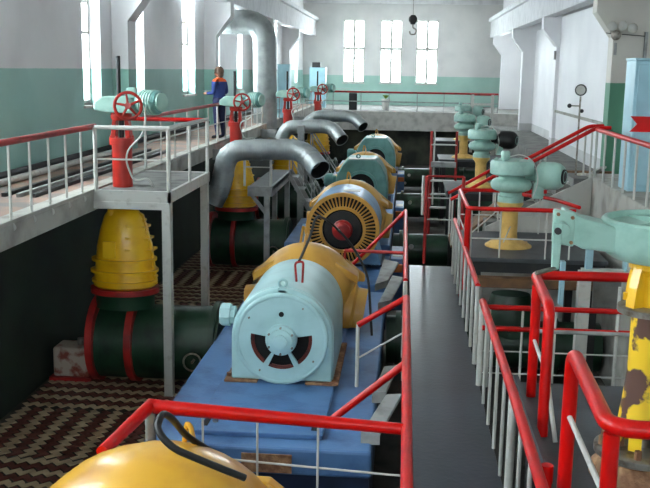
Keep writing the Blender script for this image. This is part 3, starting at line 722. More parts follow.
def landing(name, label, x0, x1, y0, y1, z):
    t = thing(name, label, 'platform', (x0, y0, ZP), 'steel stair landings')
    MB().box((x0, y0 + .05, z - .1), (x1, y1, z - .02)).build('deck_plate', DECKD, t, False); MB().box((x0, y0, z - .22), (x1, y0 + .05, z)).build('edge_beam', GPAINT, t, False); MB().box((x1 - .05, y0 + .05, z - .22), (x1, y1, z)).build('side_beam', GPAINT, t, False)
    for x, y in ((x1 - .12, y0 + .08), (x1 - .12, y1 - .08), (x0 + .1, y1 - .08)): MB().box((x - .06, y - .06, ZP), (x + .06, y + .06, z - .22)).build('post', GPAINT, t, False)
    MB().prism([(x1 - .5, y0 + .06, z - .22), (x1 - .4, y0 + .06, z - .22), (x1 - .14, y0 + .06, z - .55), (x1 - .14, y0 + .06, z - .67)], (0, .06, 0)).build('brace', GPAINT, t, False)
    return t
a, b = at(243, 186, 20.55), at(272, 186, 20.55)
landing('stair_landing', 'grey steel stair landing below the nearest gooseneck duct', a.x + .1, b.x, 20.55, 24.35, a.z)
railing('platform_railing', 'thin white railing of the landing under the nearest gooseneck duct', [(a.x + .03, 20.58, a.z + .7), (b.x - .03, 20.58, a.z + .7)], .7, WPAINT, WPAINT, r=.022, spacing=1.0, br_=.02, mids=(.4,), posts_r=.028)
stair('steel_stair', 'grey steel stair falling to the pit behind the slatted motor', b.x + .02, a.z + .02, b.x + 1.15, ZP + .05, 23.55, 24.25, 7)
a2, b2 = at(285, 158, 31), at(309, 158, 31)
landing('stair_landing', 'grey steel stair landing below the middle gooseneck duct', a2.x, b2.x, 31, 33.2, a2.z)
stair('steel_stair', 'grey steel stair falling to the pit behind the nearer sea green motor', b2.x - .02, a2.z + .02, b2.x + 1.1, ZP + .05, 31.7, 32.4, 7)
tag(MB().box((at(297, 200, 26).x, 26, ZP), (at(303, 200, 26).x, 26.18, .2)).build('support_post', GPAINT, smooth=False, bevel=.01), 'grey square post rising beside the steel stair behind the nearest gooseneck duct', 'post')
# steel platforms carrying the far valve stands
for k, lab in ((1, 'second'), (2, 'third'), (3, 'farthest')):
    p = thing('valve_platform', 'small grey platform under the %s valve stand from the camera' % lab, 'platform', (VX[k], VY[k], -.3), 'small valve platforms')
    MB().box((DECKX + .011, VY[k] - .7, -.22), (DECKX + .45, VY[k] - .17, -.18)).build('deck_plate', GPAINT, p, False)
    MB().box((DECKX + .011, VY[k] - .75, -.34), (DECKX + .45, VY[k] - .7, -.1)).build('edge_beam', GPAINT, p, False)

# ================================================================== cabinets, worker and small things on the left
def cabinet(name, label, x0, x1, y0, y1, z0, z1, top=True, doors=1, face='-y'):
    t = thing(name, label, 'cabinet', ((x0 + x1) / 2, (y0 + y1) / 2, z0), 'pale blue switch cabinets')
    MB().box((x0, y0, z0), (x1, y1, z1)).build('cabinet_body', CABBL, t, False, bevel=.015)
    wd = (x1 - x0) / doors
    for k in range(doors):
        d = MB().box((x0 + wd * k + .04, y0 - .025, z0 + .1), (x0 + wd * (k + 1) - .04, y0, z1 - .06)).build('door', CABBL, t, False, bevel=.008)
        MB().box((x0 + wd * (k + 1) - .10, y0 - .05, (z0 + z1) / 2 - .08), (x0 + wd * (k + 1) - .07, y0 - .025, (z0 + z1) / 2 + .08)).build('handle', DARK, d, False)
    MB().box((x0 - .01, y0 - .01, z1), (x1 + .01, y1 + .01, z1 + .03)).build('top_cap', CABBL, t, False)
    return t
c0 = at(277, 128, 33.5); c1 = at(289, 128, 33.5)
cabinet('switch_cabinet', 'pale blue switch cabinet beside the tall silver duct', c0.x, c1.x, 33.5, 34.1, 0.0 if c0.x < DECKX else -.18, at(283, 65, 33.5).z)
tag(MB().box((DECKX - .1, 33.4, -.22), (c1.x + .1, 34.2, -.18)).build('cabinet_shelf', GPAINT, smooth=False), 'grey steel shelf plate carrying the cabinet beside the tall duct', 'shelf')
c2, c3 = at(309, 112, 50.5), at(325, 112, 50.5)
cabinet('switch_cabinet', 'pale blue cabinet with a dark box on top at the far left corner', c2.x, c3.x, 50.5, 51.1, -.3, at(317, 68, 50.5).z)
tag(MB().box((c2.x + .12, 50.6, at(317, 68, 50.5).z + .03), (c2.x + .55, 51, at(317, 68, 50.5).z + .3)).build('control_box', DARK, smooth=False, bevel=.02), 'dark box standing on the far pale blue cabinet', 'box')
tag(MB().box((at(349, 95, 48.6).x, 48.6, -.3), (at(357, 95, 48.6).x, 48.9, .55)).build('control_box', DARK, smooth=False, bevel=.02), 'dark box behind the far deck railing below the left window', 'box')
plant = thing('potted_plant', 'small green plant in a pale pot behind the far railing below the middle window', 'plant', (at(386, 93, 49.5).x, 49.5, -.3))
MB().lathe([(.16, 0), (.22, .5), (.24, .5), (.24, .56)], (plant.location.x, 49.5, -.3), n=16).build('pot', CONCW, plant)
LEAF = mat('leaf_green', (120, 150, 50), .6, rgb2=(90, 120, 40), scale=9)
for k in range(16):
    a_ = k * 2.4; l_ = .25 + .1 * random.random(); p0 = V(plant.location.x, 49.5, .26); d = V(math.cos(a_), math.sin(a_), 1.2).normalized(); s_ = V(-math.sin(a_), math.cos(a_), 0) * .05
    MB().add([p0, p0 + d * l_ * .5 + s_, p0 + d * l_ + V(0, 0, -.03), p0 + d * l_ * .5 - s_, p0 + d * l_ * .5 + V(0, 0, .02)], [(0, 1, 4), (1, 2, 4), (2, 3, 4), (3, 0, 4)]).build('leaf', LEAF, plant, False)
# conduit along the foot of the left wall
tag(MB().tube([(XL + .1, Y0 + 1, .09), (XL + .1, 47.5, .09)], .06, 10).build('conduit', DARK), 'dark pipe running along the foot of the left wall', 'pipe')
tag(MB().tube([(XL + .3, Y0 + 1, .055), (XL + .3, 19.2, .055)], .05, 10).build('conduit', WPAINT), 'pale pipe running along the left deck floor in front of the dark pipe', 'pipe')
for k, dx in enumerate((.55, .75, .95)):
    tag(MB().box((XL + dx + .2, 12.0, 0), (XL + dx + .26, 19.3, .05)).build('floor_channel', [DARK, GPAINT, DARK][k], smooth=False), ['dark steel channel on the left deck nearest the wall', 'pale steel channel on the left deck between two dark ones', 'dark steel channel on the left deck nearest the edge'][k], 'channel')

# white box on the pit floor, lower left
q0 = atz(57, 381, ZP); q0.x = max(q0.x, -4.93)
wb = thing('pump_box', 'dirty white and red box standing on the pit floor by the dark green wall', 'box', (q0.x, q0.y + .25, ZP))
MB().box((q0.x - .32, q0.y, ZP), (q0.x + .32, q0.y + .5, ZP + .06)).build('foot', DRED, wb, False)
MB().box((q0.x - .27, q0.y + .03, ZP + .06), (q0.x + .29, q0.y + .47, ZP + .52)).build('housing', mat('dirty_white_metal', (186, 170, 156), .6, rgb2=(140, 70, 56), scale=5, lo=.5, hi=.62), wb, False, bevel=.04)
MB().lathe([(.05, 0), (.05, .1)], (q0.x + .1, q0.y + .25, ZP + .52), n=12).build('filler_cap', STEEL, wb)

# ---- worker
def worker():
    px, py = -4.47, 22.9
    o0 = V(px, py, 0)
    t = thing('person', 'person in blue overalls with orange shoulders standing at the left deck railing', 'person', o0)
    # joints: x toward the body's front is -x (faces the windows on the left), y is the body's left/right
    J = {}; E = []
    def j(n, x, y, z, r, par=None):
        J[n] = (V(x, y, z), r)
        if par: E.append((par, n))
    j('pelvis', 0, 0, .93, .15); j('waist', .01, 0, 1.06, .145, 'pelvis'); j('chest', .0, 0, 1.26, .165, 'waist'); j('neckb', .0, 0, 1.43, .10, 'chest')
    j('neck', -.02, 0, 1.49, .055, 'neckb'); j('head', -.04, 0, 1.58, .082, 'neck'); j('crown', -.035, 0, 1.67, .075, 'head')
    for s, nm in ((1, 'l'), (-1, 'r')):
        j('hip' + nm, 0, .10 * s, .86, .105, 'pelvis'); j('knee' + nm, -.01, .11 * s, .48, .07, 'hip' + nm); j('ank' + nm, .03, .11 * s, .09, .048, 'knee' + nm)
        j('toe' + nm, -.14, .12 * s, .045, .042, 'ank' + nm)
        j('sh' + nm, .0, .19 * s, 1.38, .075, 'neckb'); j('elb' + nm, .03, .25 * s, 1.12, .052, 'sh' + nm); j('wri' + nm, -.22, .17 * s, 1.10, .034, 'elb' + nm)
        j('palm' + nm, -.30, .14 * s, 1.11, .032, 'wri' + nm)
        for f in range(4):
            j('f%d%s' % (f, nm), -.34, (.165 - .02 * f) * s, 1.115 - .012 * f, .010, 'palm' + nm); j('g%d%s' % (f, nm), -.385 + .006 * abs(f - 1), (.155 - .02 * f) * s, 1.09 - .012 * f, .009, 'f%d%s' % (f, nm))
        j('t' + nm, -.29, .10 * s, 1.14, .011, 'palm' + nm); j('tt' + nm, -.325, .075 * s, 1.145, .009, 't' + nm)
    names = list(J); me = bpy.data.meshes.new('body')
    me.from_pydata([tuple(J[n][0]) for n in names], [(names.index(a), names.index(b)) for a, b in E], [])
    body = bpy.data.objects.new('body', me); COL.objects.link(body); body.parent = t
    md = body.modifiers.new('skin', 'SKIN'); md.use_smooth_shade = True
    for i_, n in enumerate(names):
        sv = me.skin_vertices[0].data[i_]; sv.radius = (J[n][1], J[n][1]); sv.use_root = (n == 'pelvis')
    for n, rx, ry in (('chest', .13, .18), ('waist', .12, .155), ('pelvis', .125, .16), ('head', .095, .078), ('crown', .085, .072)):
        me.skin_vertices[0].data[names.index(n)].radius = (rx, ry) if n not in ('head', 'crown') else (rx, ry)
    body.modifiers.new('sub', 'SUBSURF').levels = 2; body.modifiers['sub'].render_levels = 2
    # clothing colours by height on the figure
    m = bpy.data.materials.new('overall_and_skin'); m.use_nodes = True; nt = m.node_tree; bs = nt.nodes['Principled BSDF']; bs.inputs['Roughness'].default_value = .75
    tc = nt.nodes.new('ShaderNodeTexCoord'); sp = nt.nodes.new('ShaderNodeSeparateXYZ'); nt.links.new(tc.outputs['Object'], sp.inputs[0])
    mr = nt.nodes.new('ShaderNodeMapRange'); mr.inputs['From Max'].default_value = 1.8; nt.links.new(sp.outputs['Z'], mr.inputs['Value'])
    cr = nt.nodes.new('ShaderNodeValToRGB'); cr.color_ramp.interpolation = 'CONSTANT'; el = cr.color_ramp.elements
    el[0].position = 0; el[0].color = lin((24, 22, 24)); el[1].position = .085 / 1.8; el[1].color = lin((30, 38, 78))
    for z, c in ((1.0, (44, 66, 130)), (1.385, (226, 96, 38)), (1.47, (206, 150, 122))):
        e = el.new(z / 1.8); e.color = lin(c)
    nt.links.new(mr.outputs[0], cr.inputs[0])
    # hands are skin
    ls = nt.nodes.new('ShaderNodeMath'); ls.operation = 'LESS_THAN'; nt.links.new(sp.outputs['X'], ls.inputs[0]); ls.inputs[1].default_value = -.235
    gz = nt.nodes.new('ShaderNodeMath'); gz.operation = 'GREATER_THAN'; nt.links.new(sp.outputs['Z'], gz.inputs[0]); gz.inputs[1].default_value = .9
    an = nt.nodes.new('ShaderNodeMath'); an.operation = 'MULTIPLY'; nt.links.new(ls.outputs[0], an.inputs[0]); nt.links.new(gz.outputs[0], an.inputs[1])
    mx = nt.nodes.new('ShaderNodeMix'); mx.data_type = 'RGBA'; nt.links.new(an.outputs[0], mx.inputs['Factor']); nt.links.new(cr.outputs[0], mx.inputs['A']); mx.inputs['B'].default_value = lin((206, 150, 122))
    nt.links.new(mx.outputs['Result'], bs.inputs['Base Color']); me.materials.append(m)
    # hair, ears, nose, eyes, mouth
    h = MB(); hc = V(-.01, 0, 1.625)
    h.rings([[o0 + hc + V(math.cos(2 * PI * q / 16) * math.sin(tt) * .125 + .012, math.sin(2 * PI * q / 16) * math.sin(tt) * .105, math.cos(tt) * .125) for q in range(16)] for tt in [PI * (.02 + .62 * k / 8) for k in range(9)]])
    h.ball(o0 + V(.045, 0, 1.56), .085, 12, .8, 1.05, 1.1)
    h.build('hair', HAIR, t)
    for s in (-1, 1):
        MB().ball(o0 + V(-.03, .083 * s, 1.57), .024, 8, .6, .5, 1.2).build('ear', SKIN, t)
        MB().ball(o0 + V(-.118, .034 * s, 1.59), .010, 8).build('eye', BLACK, t)
    MB().ball(o0 + V(-.132, 0, 1.56), .018, 8, 1, .7, 1.2).build('nose', SKIN, t)
    MB().ball(o0 + V(-.118, 0, 1.52), .016, 8, .4, 1.3, .4).build('mouth', DRED, t)
    t.rotation_euler.z = -.5; t.scale = (1.0,) * 3
    return t
worker()
tag(MB().box((-4.90, 22.98, 1.155), (-4.74, 23.16, 1.162)).build('log_sheet', PAPER, smooth=False), 'white paper held in front by the worker in blue overalls', 'paper')

# hook of the crane hanging near the far wall
hk = thing('crane_hook', 'dark crane hook block hanging in front of the far windows', 'hook', at(413, 34, 45))
hb = at(413, 20, 45)
MB().tube([hb + V(0, 0, .2), V(hb.x, 45, ZC)], .012, 6).build('hoist_cable', STEEL, hk)
MB().lathe([(.16, -.1), (.2, -.06), (.2, .06), (.16, .1)], hb + V(0, 0, .02), (0, 1, 0), 20).build('pulley', DARK, hk)
MB().box((hb.x - .12, 44.94, hb.z - .2), (hb.x + .12, 45.06, hb.z + .22)).build('hook_block', DARK, hk, False, bevel=.03)
MB().tube(arc_path([hb + V(0, 0, -.2), hb + V(0, 0, -.35), hb + V(.17, 0, -.42), hb + V(.12, 0, -.66), hb + V(-.12, 0, -.64), hb + V(-.14, 0, -.5)], .1, 5), .035, 10).build('hook', STEEL, hk)

# ================================================================== middle walkway railings
ZT = -.82
GH = ZT - WZ
railing('walkway_railing', 'red guard rail beside the walkway between the blue beds, far length', [(.075, 17.4, ZT), (.075, 11.45, ZT)], GH + .0, RED, WPAINT, r=.032, spacing=0, mids=(.5,), posts_r=.028)
railing('walkway_railing', 'bright red guard rail on the near left side of the walkway', [(.085, 10.55, ZT), (.085, 5.0, ZT)], GH + .0, RED, GPAINT, r=.04, spacing=2.2, br_=.022, mids=(), posts_r=.034)
# rails turning left around the near pump
k0, k1, k2 = atz(405, 428, ZT), atz(150, 406, ZT), atz(102, 452, ZT)
g = thing('pump_guard_rail', 'bright red rail crossing the bottom of the picture in front of the blue bed', 'railing', (k1.x, k1.y, WZ))
MB().tube([(.085, k0.y, ZT - .01), k1, k2], .042, 12).build('top_rail', RED, g)
rod(g, 'post', (k1.x, k1.y, -1.95), k1, .04, GPAINT, 12); rod(g, 'post', (k2.x, k2.y + .03, -1.95), V(k2.x, k2.y + .03, ZT), .03, GPAINT, 12)
for px_ in (207, 265, 328):
    f = (px_ - 150) / 255; p = lerp(k1, V(0, k0.y, ZT), f); rod(g, 'baluster', p - V(0, 0, .95), p, .009, WPAINT)
rod(g, 'mid_rail', lerp(k1, k0, .0) - V(0, 0, .37), V(.085, k0.y, ZT - .37), .009, WPAINT)
rod(g, 'mid_rail', lerp(k1, k0, .0) - V(0, 0, .75), V(.085, k0.y, ZT - .75), .009, WPAINT)
# handrails of the little step stairs from the walkway to the beds
def step_stair(name, label, y, yw, p_end_px, pole, treads, zlow=-1.90):
    t = thing(name, label, 'stairs', (-.5, y, zlow), 'step stairs beside the walkway')
    s = V(.08, y, ZT); e = at(p_end_px[0], p_end_px[1], y)
    MB().tube([s, e], .034, 10).build('handrail', RED, t)
    if pole: rod(t, 'post', (e.x, e.y, zlow), e, .022, WPAINT); rod(t, 'mid_rail', (e.x, y, e.z - .4), (.08, y, ZT - .4), .011, WPAINT)
    for q in treads:
        P4 = [atz(px_, py_, z_) for px_, py_, z_ in q]
        MB().rings([P4, [p - V(0, 0, .04) for p in P4]]).build('tread', GPAINT, t, False, bevel=.012)
        MB().rings([[P4[3], P4[2], P4[2] - V(0, .02, .12), P4[3] - V(0, .02, .12)], [P4[3] + V(0, .03, 0), P4[2] + V(0, .03, 0), P4[2] + V(0, .01, -.12), P4[3] + V(0, .01, -.12)]]).build('riser', GPAINT, t, False)
    return t
step_stair('step_stair', 'short grey step stair with red handrail and white post beside the front motor', 10.55, 1.2, (358, 325), True, [[(384, 366, -1.74), (399, 364, -1.74), (386, 392, -1.82), (372, 392, -1.82)]])
step_stair('step_stair', 'short grey step stair with red handrail in front of the blue bed', 8.1, -.55, (331, 420), False, [[(386, 394, -1.72), (403, 393, -1.72), (380, 433, -1.84), (361, 432, -1.84)]])
step_stair('step_stair', 'short grey step stair with red handrail beside the slatted motor', 17.4, 3.6, (345, 272), False, [[(392, 275, -1.72), (404, 277, -1.72), (391, 300, -1.84), (378, 303, -1.84)], [(384, 259, -1.74), (399, 262, -1.74), (388, 280, -1.84), (375, 284, -1.84)]])
rl = thing('pump_guard_rail', 'thin red rail from the walkway to the slatted motor', 'railing', (-.5, 13.4, -1.95))
pr = at(345, 250.5, 13.6)
MB().tube([(.075, 13.4, at(404, 253, 13.4).z), pr], .025, 10).build('top_rail', DRED, rl)
rod(rl, 'post', (pr.x, pr.y, -1.95), pr, .02, DRED)

# right side of the walkway
railing('walkway_railing', 'red topped railing with white balusters on the right of the walkway, far length', [(.93, 16.5, ZT), (.945, 11.3, ZT)], GH, RED, WPAINT, r=.034, spacing=.8, br_=.022, mids=(), posts_r=.03)
railing('walkway_railing', 'red topped railing with white balusters on the right of the walkway, near length', [(.94, 10.5, ZT), (.94, 7.4, ZT), (.92, 5.0, ZT)], GH, RED, WPAINT, r=.042, spacing=.62, br_=.017, mids=(), posts_r=.036)
# end of the walkway: red portal and steep ladder
e0, e1 = at(427, 176, 17.4), at(464, 176, 17.4)
pt_ = thing('end_barrier', 'red and white barrier frame at the far end of the walkway', 'barrier', (e0.x, 17.4, WZ))
for e in (e0, e1):
    rod(pt_, 'post', (e.x, 17.4, WZ if e is e0 else ZP), (e.x, 17.4, e0.z), .032, DRED, 10)
rod(pt_, 'post', (e0.x - .06, 17.45, WZ + .9), (e0.x - .06, 17.45, e0.z), .03, WPAINT, 10)
rod(pt_, 'top_rail', (e0.x, 17.4, e0.z), (e1.x, 17.4, e0.z), .02, DRED)
for f in (.4, .8): rod(pt_, 'mid_rail', (e0.x, 17.4, e0.z - f), (e1.x, 17.4, e0.z - f), .012, WPAINT)
l0, l1 = at(432, 131, 24.5), at(457, 137, 24.5)
ld = thing('steep_ladder', 'steep red ladder with pale treads beyond the walkway end', 'ladder', (l0.x, 24.5, ZP))
for x in (l0.x, l1.x):
    rod(ld, 'stile', (x, 24.5, ZP), (x, 24.5, l0.z), .035, DRED, 10)
rod(ld, 'stile', (l0.x + .08, 24.6, -1.7), (l0.x + .08, 24.6, l0.z), .022, WPAINT, 8)
for zz, hh in ((l0.z - .33, .03), (l0.z - .78, .14), (l0.z - 1.25, .04), (l0.z - 1.6, .04), (l0.z - 1.95, .04)):
    MB().box((l0.x, 24.45, zz - hh), (l1.x, 24.6, zz)).build('tread', WPAINT if hh < .1 else GPAINT, ld, False)

# ================================================================== right hand platforms and guard rails
def steel_platform(name, label, x0, x1, y0, y1, z, legs=True, lip=None):
    t = thing(name, label, 'platform', (x0, y0, ZP), 'dark steel platforms')
    MB().box((x0, y0, z - .06), (x1, y1, z)).build('deck_plate', DECKD, t, False, bevel=.008)
    fr = MB(); fr.box((x0 + .03, y0 + .03, z - .22), (x1 - .03, y0 + .15, z - .06)); fr.box((x0 + .03, y0 + .15, z - .22), (x0 + .15, y1 - .03, z - .06)); fr.box((x1 - .15, y0 + .15, z - .22), (x1 - .03, y1 - .03, z - .06))
    fr.build('edge_beam', DARK, t, False)
    for x, y in ((x0 + .15, y0 + .2), (x1 - .15, y0 + .2), (x0 + .15, y1 - .2), (x1 - .15, y1 - .2)):
        MB().box((x - .06, y - .06, ZP), (x + .06, y + .06, z - .22)).build('leg', DARK, t, False)
    return t
P1Z = -1.0
steel_platform('actuator_platform', 'dark steel platform under the worn yellow actuator column in the right foreground', 1.08, 3.1, 3.2, 8.25, P1Z)
tag(MB().box((1.03, 3.2, P1Z - .05), (1.075, 8.2, P1Z + .08)).build('kick_plate', DECKD, smooth=False), 'dark kick plate along the left edge of the near right platform', 'plate')
P2Z = -.95
steel_platform('actuator_platform', 'dark steel platform under the pale yellow actuator column with teal head', .985, 3.0, 13.75, 16.15, P2Z)
tag(MB().box((.95, 13.6, -1.36), (3.0, 13.8, -1.22)).build('timber_beam', WOOD, smooth=False, bevel=.01), 'brown timber beam below the front edge of the second right platform', 'beam')
steel_platform('actuator_platform', 'dark steel platform under the third actuator', 1.0, 3.0, 21.6, 23.6, P2Z)
steel_platform('actuator_platform', 'dark steel platform under the fourth actuator', 1.1, 3.2, 29.4, 31.2, P2Z)
steel_platform('actuator_platform', 'dark steel platform under the farthest actuator', 1.2, 3.4, 37.4, 39.2, P2Z)

# guard around the second platform
zt2 = -.235
g2 = thing('platform_guard', 'red guard rail with thin white balusters around the second actuator', 'railing', (.9, 13.8, P2Z))
xA, xB = .965, 2.5
zb2 = zt2 + .0
loop = [V(xB, 13.8, zt2), V(xA, 13.8, zt2), V(xA, 16.0, zt2), V(xB - .1, 16.0, zt2)]
MB().tube(arc_path(loop, .12), .032, 12).build('top_rail', RED, g2)
MB().tube(arc_path([V(1.7, 15.6, zt2 + .02), V(2.35, 15.0, zt2 + .02), V(2.62, 14.2, zt2 + .0)], .3), .03, 12).build('top_rail', RED, g2)
rod(g2, 'post', (xA, 13.8, P2Z - .5), (xA, 13.8, zt2 - .02), .045, RED, 12); rod(g2, 'post', (xA, 16.0, P2Z), (xA, 16.0, zt2 - .02), .026, WPAINT, 10)
rod(g2, 'post', (xA + .05, 13.83, P2Z), (xA + .05, 13.83, zt2), .02, WPAINT, 10)
for x in (1.44, 2.1, 2.44): rod(g2, 'baluster', (x, 13.8, P2Z - .1), (x, 13.8, zt2), .012, WPAINT)
for x in (1.3, 1.8, 2.3): rod(g2, 'baluster', (x, 16.0, P2Z), (x, 16.0, zt2), .012, WPAINT)
rod(g2, 'mid_rail', (xA, 13.8, P2Z + .28), (xB, 13.8, P2Z + .28), .011, WPAINT); rod(g2, 'mid_rail', (xA, 16.0, P2Z + .3), (xB, 16.0, P2Z + .3), .011, WPAINT)
rod(g2, 'mid_rail', (xA, 13.8, P2Z + .28), (xA, 16.0, P2Z + .28), .011, WPAINT)
rod(g2, 'brace', (xA + .1, 14.2, P2Z + .3), (xA + .75, 15.6, P2Z + .58), .011, WPAINT); rod(g2, 'brace', (xA + .55, 14.0, P2Z + .2), (xA + .95, 15.6, P2Z + .5), .011, WPAINT)
# slanting red rails of the stair behind it
g2b = thing('stair_rail', 'pair of slanting red rails of the steps behind the second platform', 'railing', (.95, 16.6, P2Z))
for dy in (0, .6): rod(g2b, 'handrail', (.86, 16.9 + dy * 1.5, P2Z + .42), (1.75, 16.9 + dy * 1.5, P2Z + .95), .03, RED, 10)
for x, dy in ((.9, 0), (1.7, 0), (.9, .6), (1.7, .6)): rod(g2b, 'post', (x, 16.9 + dy * 1.5, P2Z - .4), (x, 16.9 + dy * 1.5, P2Z + .44 + (x - .9) * .59), .016, WPAINT)
MB().prism([(.9, 16.9, P2Z - .35), (1.75, 16.9, P2Z + .3), (1.75, 16.9, P2Z + .2), (.9, 16.9, P2Z - .45)], (0, .9, 0)).build('stair_flight', WOOD, g2b, False)

# crossing rails in the pit between the platforms (two red, two wire)
c_ = thing('pit_barrier', 'two horizontal red rails with thin white wires across the gap before the second platform', 'barrier', (WX1, 10.45, ZP))
zA, zB_ = at(486, 307, 10.45).z, at(486, 328, 10.45).z
for z, r_ in ((zA, .03), (zB_, .03)): rod(c_, 'rail', (WX1, 10.45, z), (2.75, 10.45, z), r_, RED, 10)
for py_ in (352, 374): z = at(520, py_, 10.45).z; rod(c_, 'wire', (WX1, 10.45, z), (2.75, 10.45, z), .009, WPAINT)
for px_ in (522, 555, 617):
    x = at(px_, 330, 10.45).x; rod(c_, 'post', (x, 10.45, at(px_, 400, 10.45).z), (x, 10.45, zA + (.28 if px_ == 617 else .0)), .014 if px_ < 600 else .02, WPAINT)
rod(c_, 'post', (2.75, 10.45, ZP), (2.75, 10.45, zA), .03, WPAINT); rod(c_, 'post', (WX1 + .06, 10.45, WZ), (WX1 + .06, 10.45, zA), .03, WPAINT)

# near platform guards, bright red tube
XG = 1.03
gA = thing('platform_guard', 'thick bright red tube guard at the back of the near right platform', 'railing', (XG, 7.7, P1Z))
MB().tube(arc_path([V(2.75, 8.2, 0.0), V(1.165, 8.15, 0), V(1.125, 7.02, 0), V(1.115, 6.95, -.99)], .10, 6), .042, 14).build('top_rail', RED, gA)
rod(gA, 'post', (1.15, 7.88, P1Z), (1.15, 7.88, -.03), .042, RED, 14)
rod(gA, 'mid_rail', (1.15, 7.88, -.50), (1.12, 7.0, -.50), .016, WPAINT); rod(gA, 'mid_rail', (1.18, 8.15, -.5), (2.6, 8.15, -.5), .018, GPAINT)
rod(gA, 'kick_post', (1.15, 7.0, -.62), (1.2, 6.85, P1Z), .018, WPAINT)
gB = thing('platform_guard', 'thick bright red tube guard curving around the worn yellow actuator column', 'railing', (XG, 5.9, P1Z))
MB().tube(arc_path([V(1.10, 5.87, -.99), V(1.10, 5.85, 0.0), V(1.055, 4.56, 0), V(2.6, 4.44, 0)], .14, 7), .046, 14).build('top_rail', RED, gB)
rod(gB, 'post', (1.085, 4.62, P1Z), (1.085, 4.62, -.05), .042, RED, 14)
rod(gB, 'mid_rail', (1.10, 5.83, -.42), (1.085, 4.65, -.42), .018, WPAINT)
gC = thing('platform_guard', 'short red post and rail beside the lower end of the near walkway railing', 'railing', (.95, 6.2, WZ))
rod(gC, 'post', (1.0, 5.95, WZ), (1.0, 5.95, ZT + .02), .042, RED, 14)

# ================================================================== actuators on columns
def actuator(x, y, z, label, motor=TEALG):
    t = thing('valve_actuator', label, 'valve actuator', (x, y, z), 'teal valve actuators on columns')
    MB().lathe([(.36, 0), (.36, .02), (.30, .06), (.20, .10), (.15, .12)], (x, y, z), n=32).build('base_flange', YELP, t)
    MB().lathe([(.14, .1), (.13, .2), (.13, .55), (.15, .60), (.20, .66), (.20, .70)], (x, y, z), n=28).build('column', YELP, t)
    MB().lathe([(.20, .70), (.20, .78), (.17, .80), (.17, .86)], (x, y, z), n=28).build('neck', TEALG, t)
    MB().lathe([(.20, .86), (.28, .89), (.315, .94), (.315, .99), (.28, 1.04), (.20, 1.07), (.18, 1.12)], (x, y, z), n=32).build('gear_housing', TEALG, t)
    MB().lathe([(.30, 1.12), (.335, 1.14), (.335, 1.30), (.31, 1.34), (.12, 1.37), (0, 1.375)], (x, y, z), n=32).build('head_drum', TEALG, t)
    for k in range(8):
        a = k * PI / 4 + .2; MB().lathe([(.02, 0), (.02, .02)], (x + .27 * math.cos(a), y + .27 * math.sin(a), z + 1.345), n=6).build('bolt', TEALG, t)
        MB().lathe([(.018, 0), (.018, .05)], (x + .29 * math.cos(a), y + .29 * math.sin(a), z + .02), n=6).build('bolt', YELP, t)
    MB().lathe([(.07, 0), (.07, .10), (.055, .13), (0, .135)], (x - .12, y - .1, z + 1.36), n=14).build('position_indicator', TEALG, t)
    MB().tube(arc_path([V(x - .06, y - .1, z + 1.40), V(x + .1, y - .2, z + 1.46), V(x + .3, y - .25, z + 1.36), V(x + .38, y - .28, z + 1.05), V(x + .3, y - .25, z + .8)], .12, 5), .008, 8).build('signal_cable', WPAINT, t)
    if motor:
        ax = V(.86, -.45, .0).normalized(); o = V(x + .34, y + .05, z + 1.12)
        MB().lathe([(.10, -.1), (.10, .06), (.17, .08), (.21, .13), (.215, .32), (.20, .40), (.16, .46), (.13, .47)], o, ax, 28).build('drive_motor', motor, t)
        MB().lathe([(.115, 0), (.115, .03), (.06, .035)], o + ax * .465, ax, 20).build('fan_cover', DARK, t)
        MB().torus(o + ax * .49, .085, .012, ax, 20, 6).build('fan_ring', TEALG, t)
        MB().box((o.x - .02, o.y - .2, o.z - .35), (o.x + .14, o.y - .04, o.z - .1)).build('switch_box', TEALG, t, False, bevel=.015)
    return t
U2 = atz(508, 246, P2Z)
u2 = actuator(U2.x, U2.y, P2Z, 'pale yellow column with large teal actuator head and motor beside the red stair rails')
u3 = at(480, 187, 22.5); actuator(u3.x, 22.5, P2Z, 'teal actuator with yellow column, third along the right side', BLACK)
u4 = at(463, 158, 30.2); actuator(u4.x, 30.2, P2Z, 'teal actuator with yellow column, fourth along the right side')
u5 = at(462, 140, 38.2); actuator(u5.x, 38.2, P2Z, 'small teal actuator with yellow column farthest along the right side')

# --- foreground actuator with worn yellow column
UX, UY, UZ = atz(641, 447, -.8).x, atz(641, 447, -.8).y, P1Z
t = thing('valve_actuator', 'large pale teal gear actuator with crank handle on a worn yellow and rust column', 'valve actuator', (UX, UY, UZ))
MB().lathe([(.34, .0), (.33, .06), (.27, .12), (.24, .15)], (UX, UY, UZ), n=36).build('base_bell', RUST, t)
MB().lathe([(.30, .15), (.315, .16), (.315, .20), (.30, .21), (.22, .215)], (UX, UY, UZ), n=36).build('base_flange', STEEL, t)
for k in range(10):
    a = k * PI / 5; MB().lathe([(.025, 0), (.025, .06)], (UX + .265 * math.cos(a), UY + .265 * math.sin(a), UZ + .21), n=6).build('bolt', RUST, t)
slot = MB()
for k in range(6):
    a0 = k * PI / 3
    slot.rings([[V(UX + r * math.cos(a0 + s), UY + r * math.sin(a0 + s), UZ + z) for r, s in ((.16, -.28), (.16, .28), (.13, .28), (.13, -.28))] for z in (.21, .38)])
slot.build('slotted_foot', YELW, t, False)
MB().lathe([(.06, .2), (.06, .5)], (UX, UY, UZ), n=14).build('spindle', STEEL, t)
MB().lathe([(.17, .38), (.165, .42), (.145, .60), (.13, .75), (.13, 1.14), (.15, 1.16)], (UX, UY, UZ), n=28).build('column', YELW, t)
MB().lathe([(.15, 1.15), (.225, 1.155), (.225, 1.195), (.2, 1.21)], (UX, UY, UZ), n=32).build('column_flange', STEEL, t)
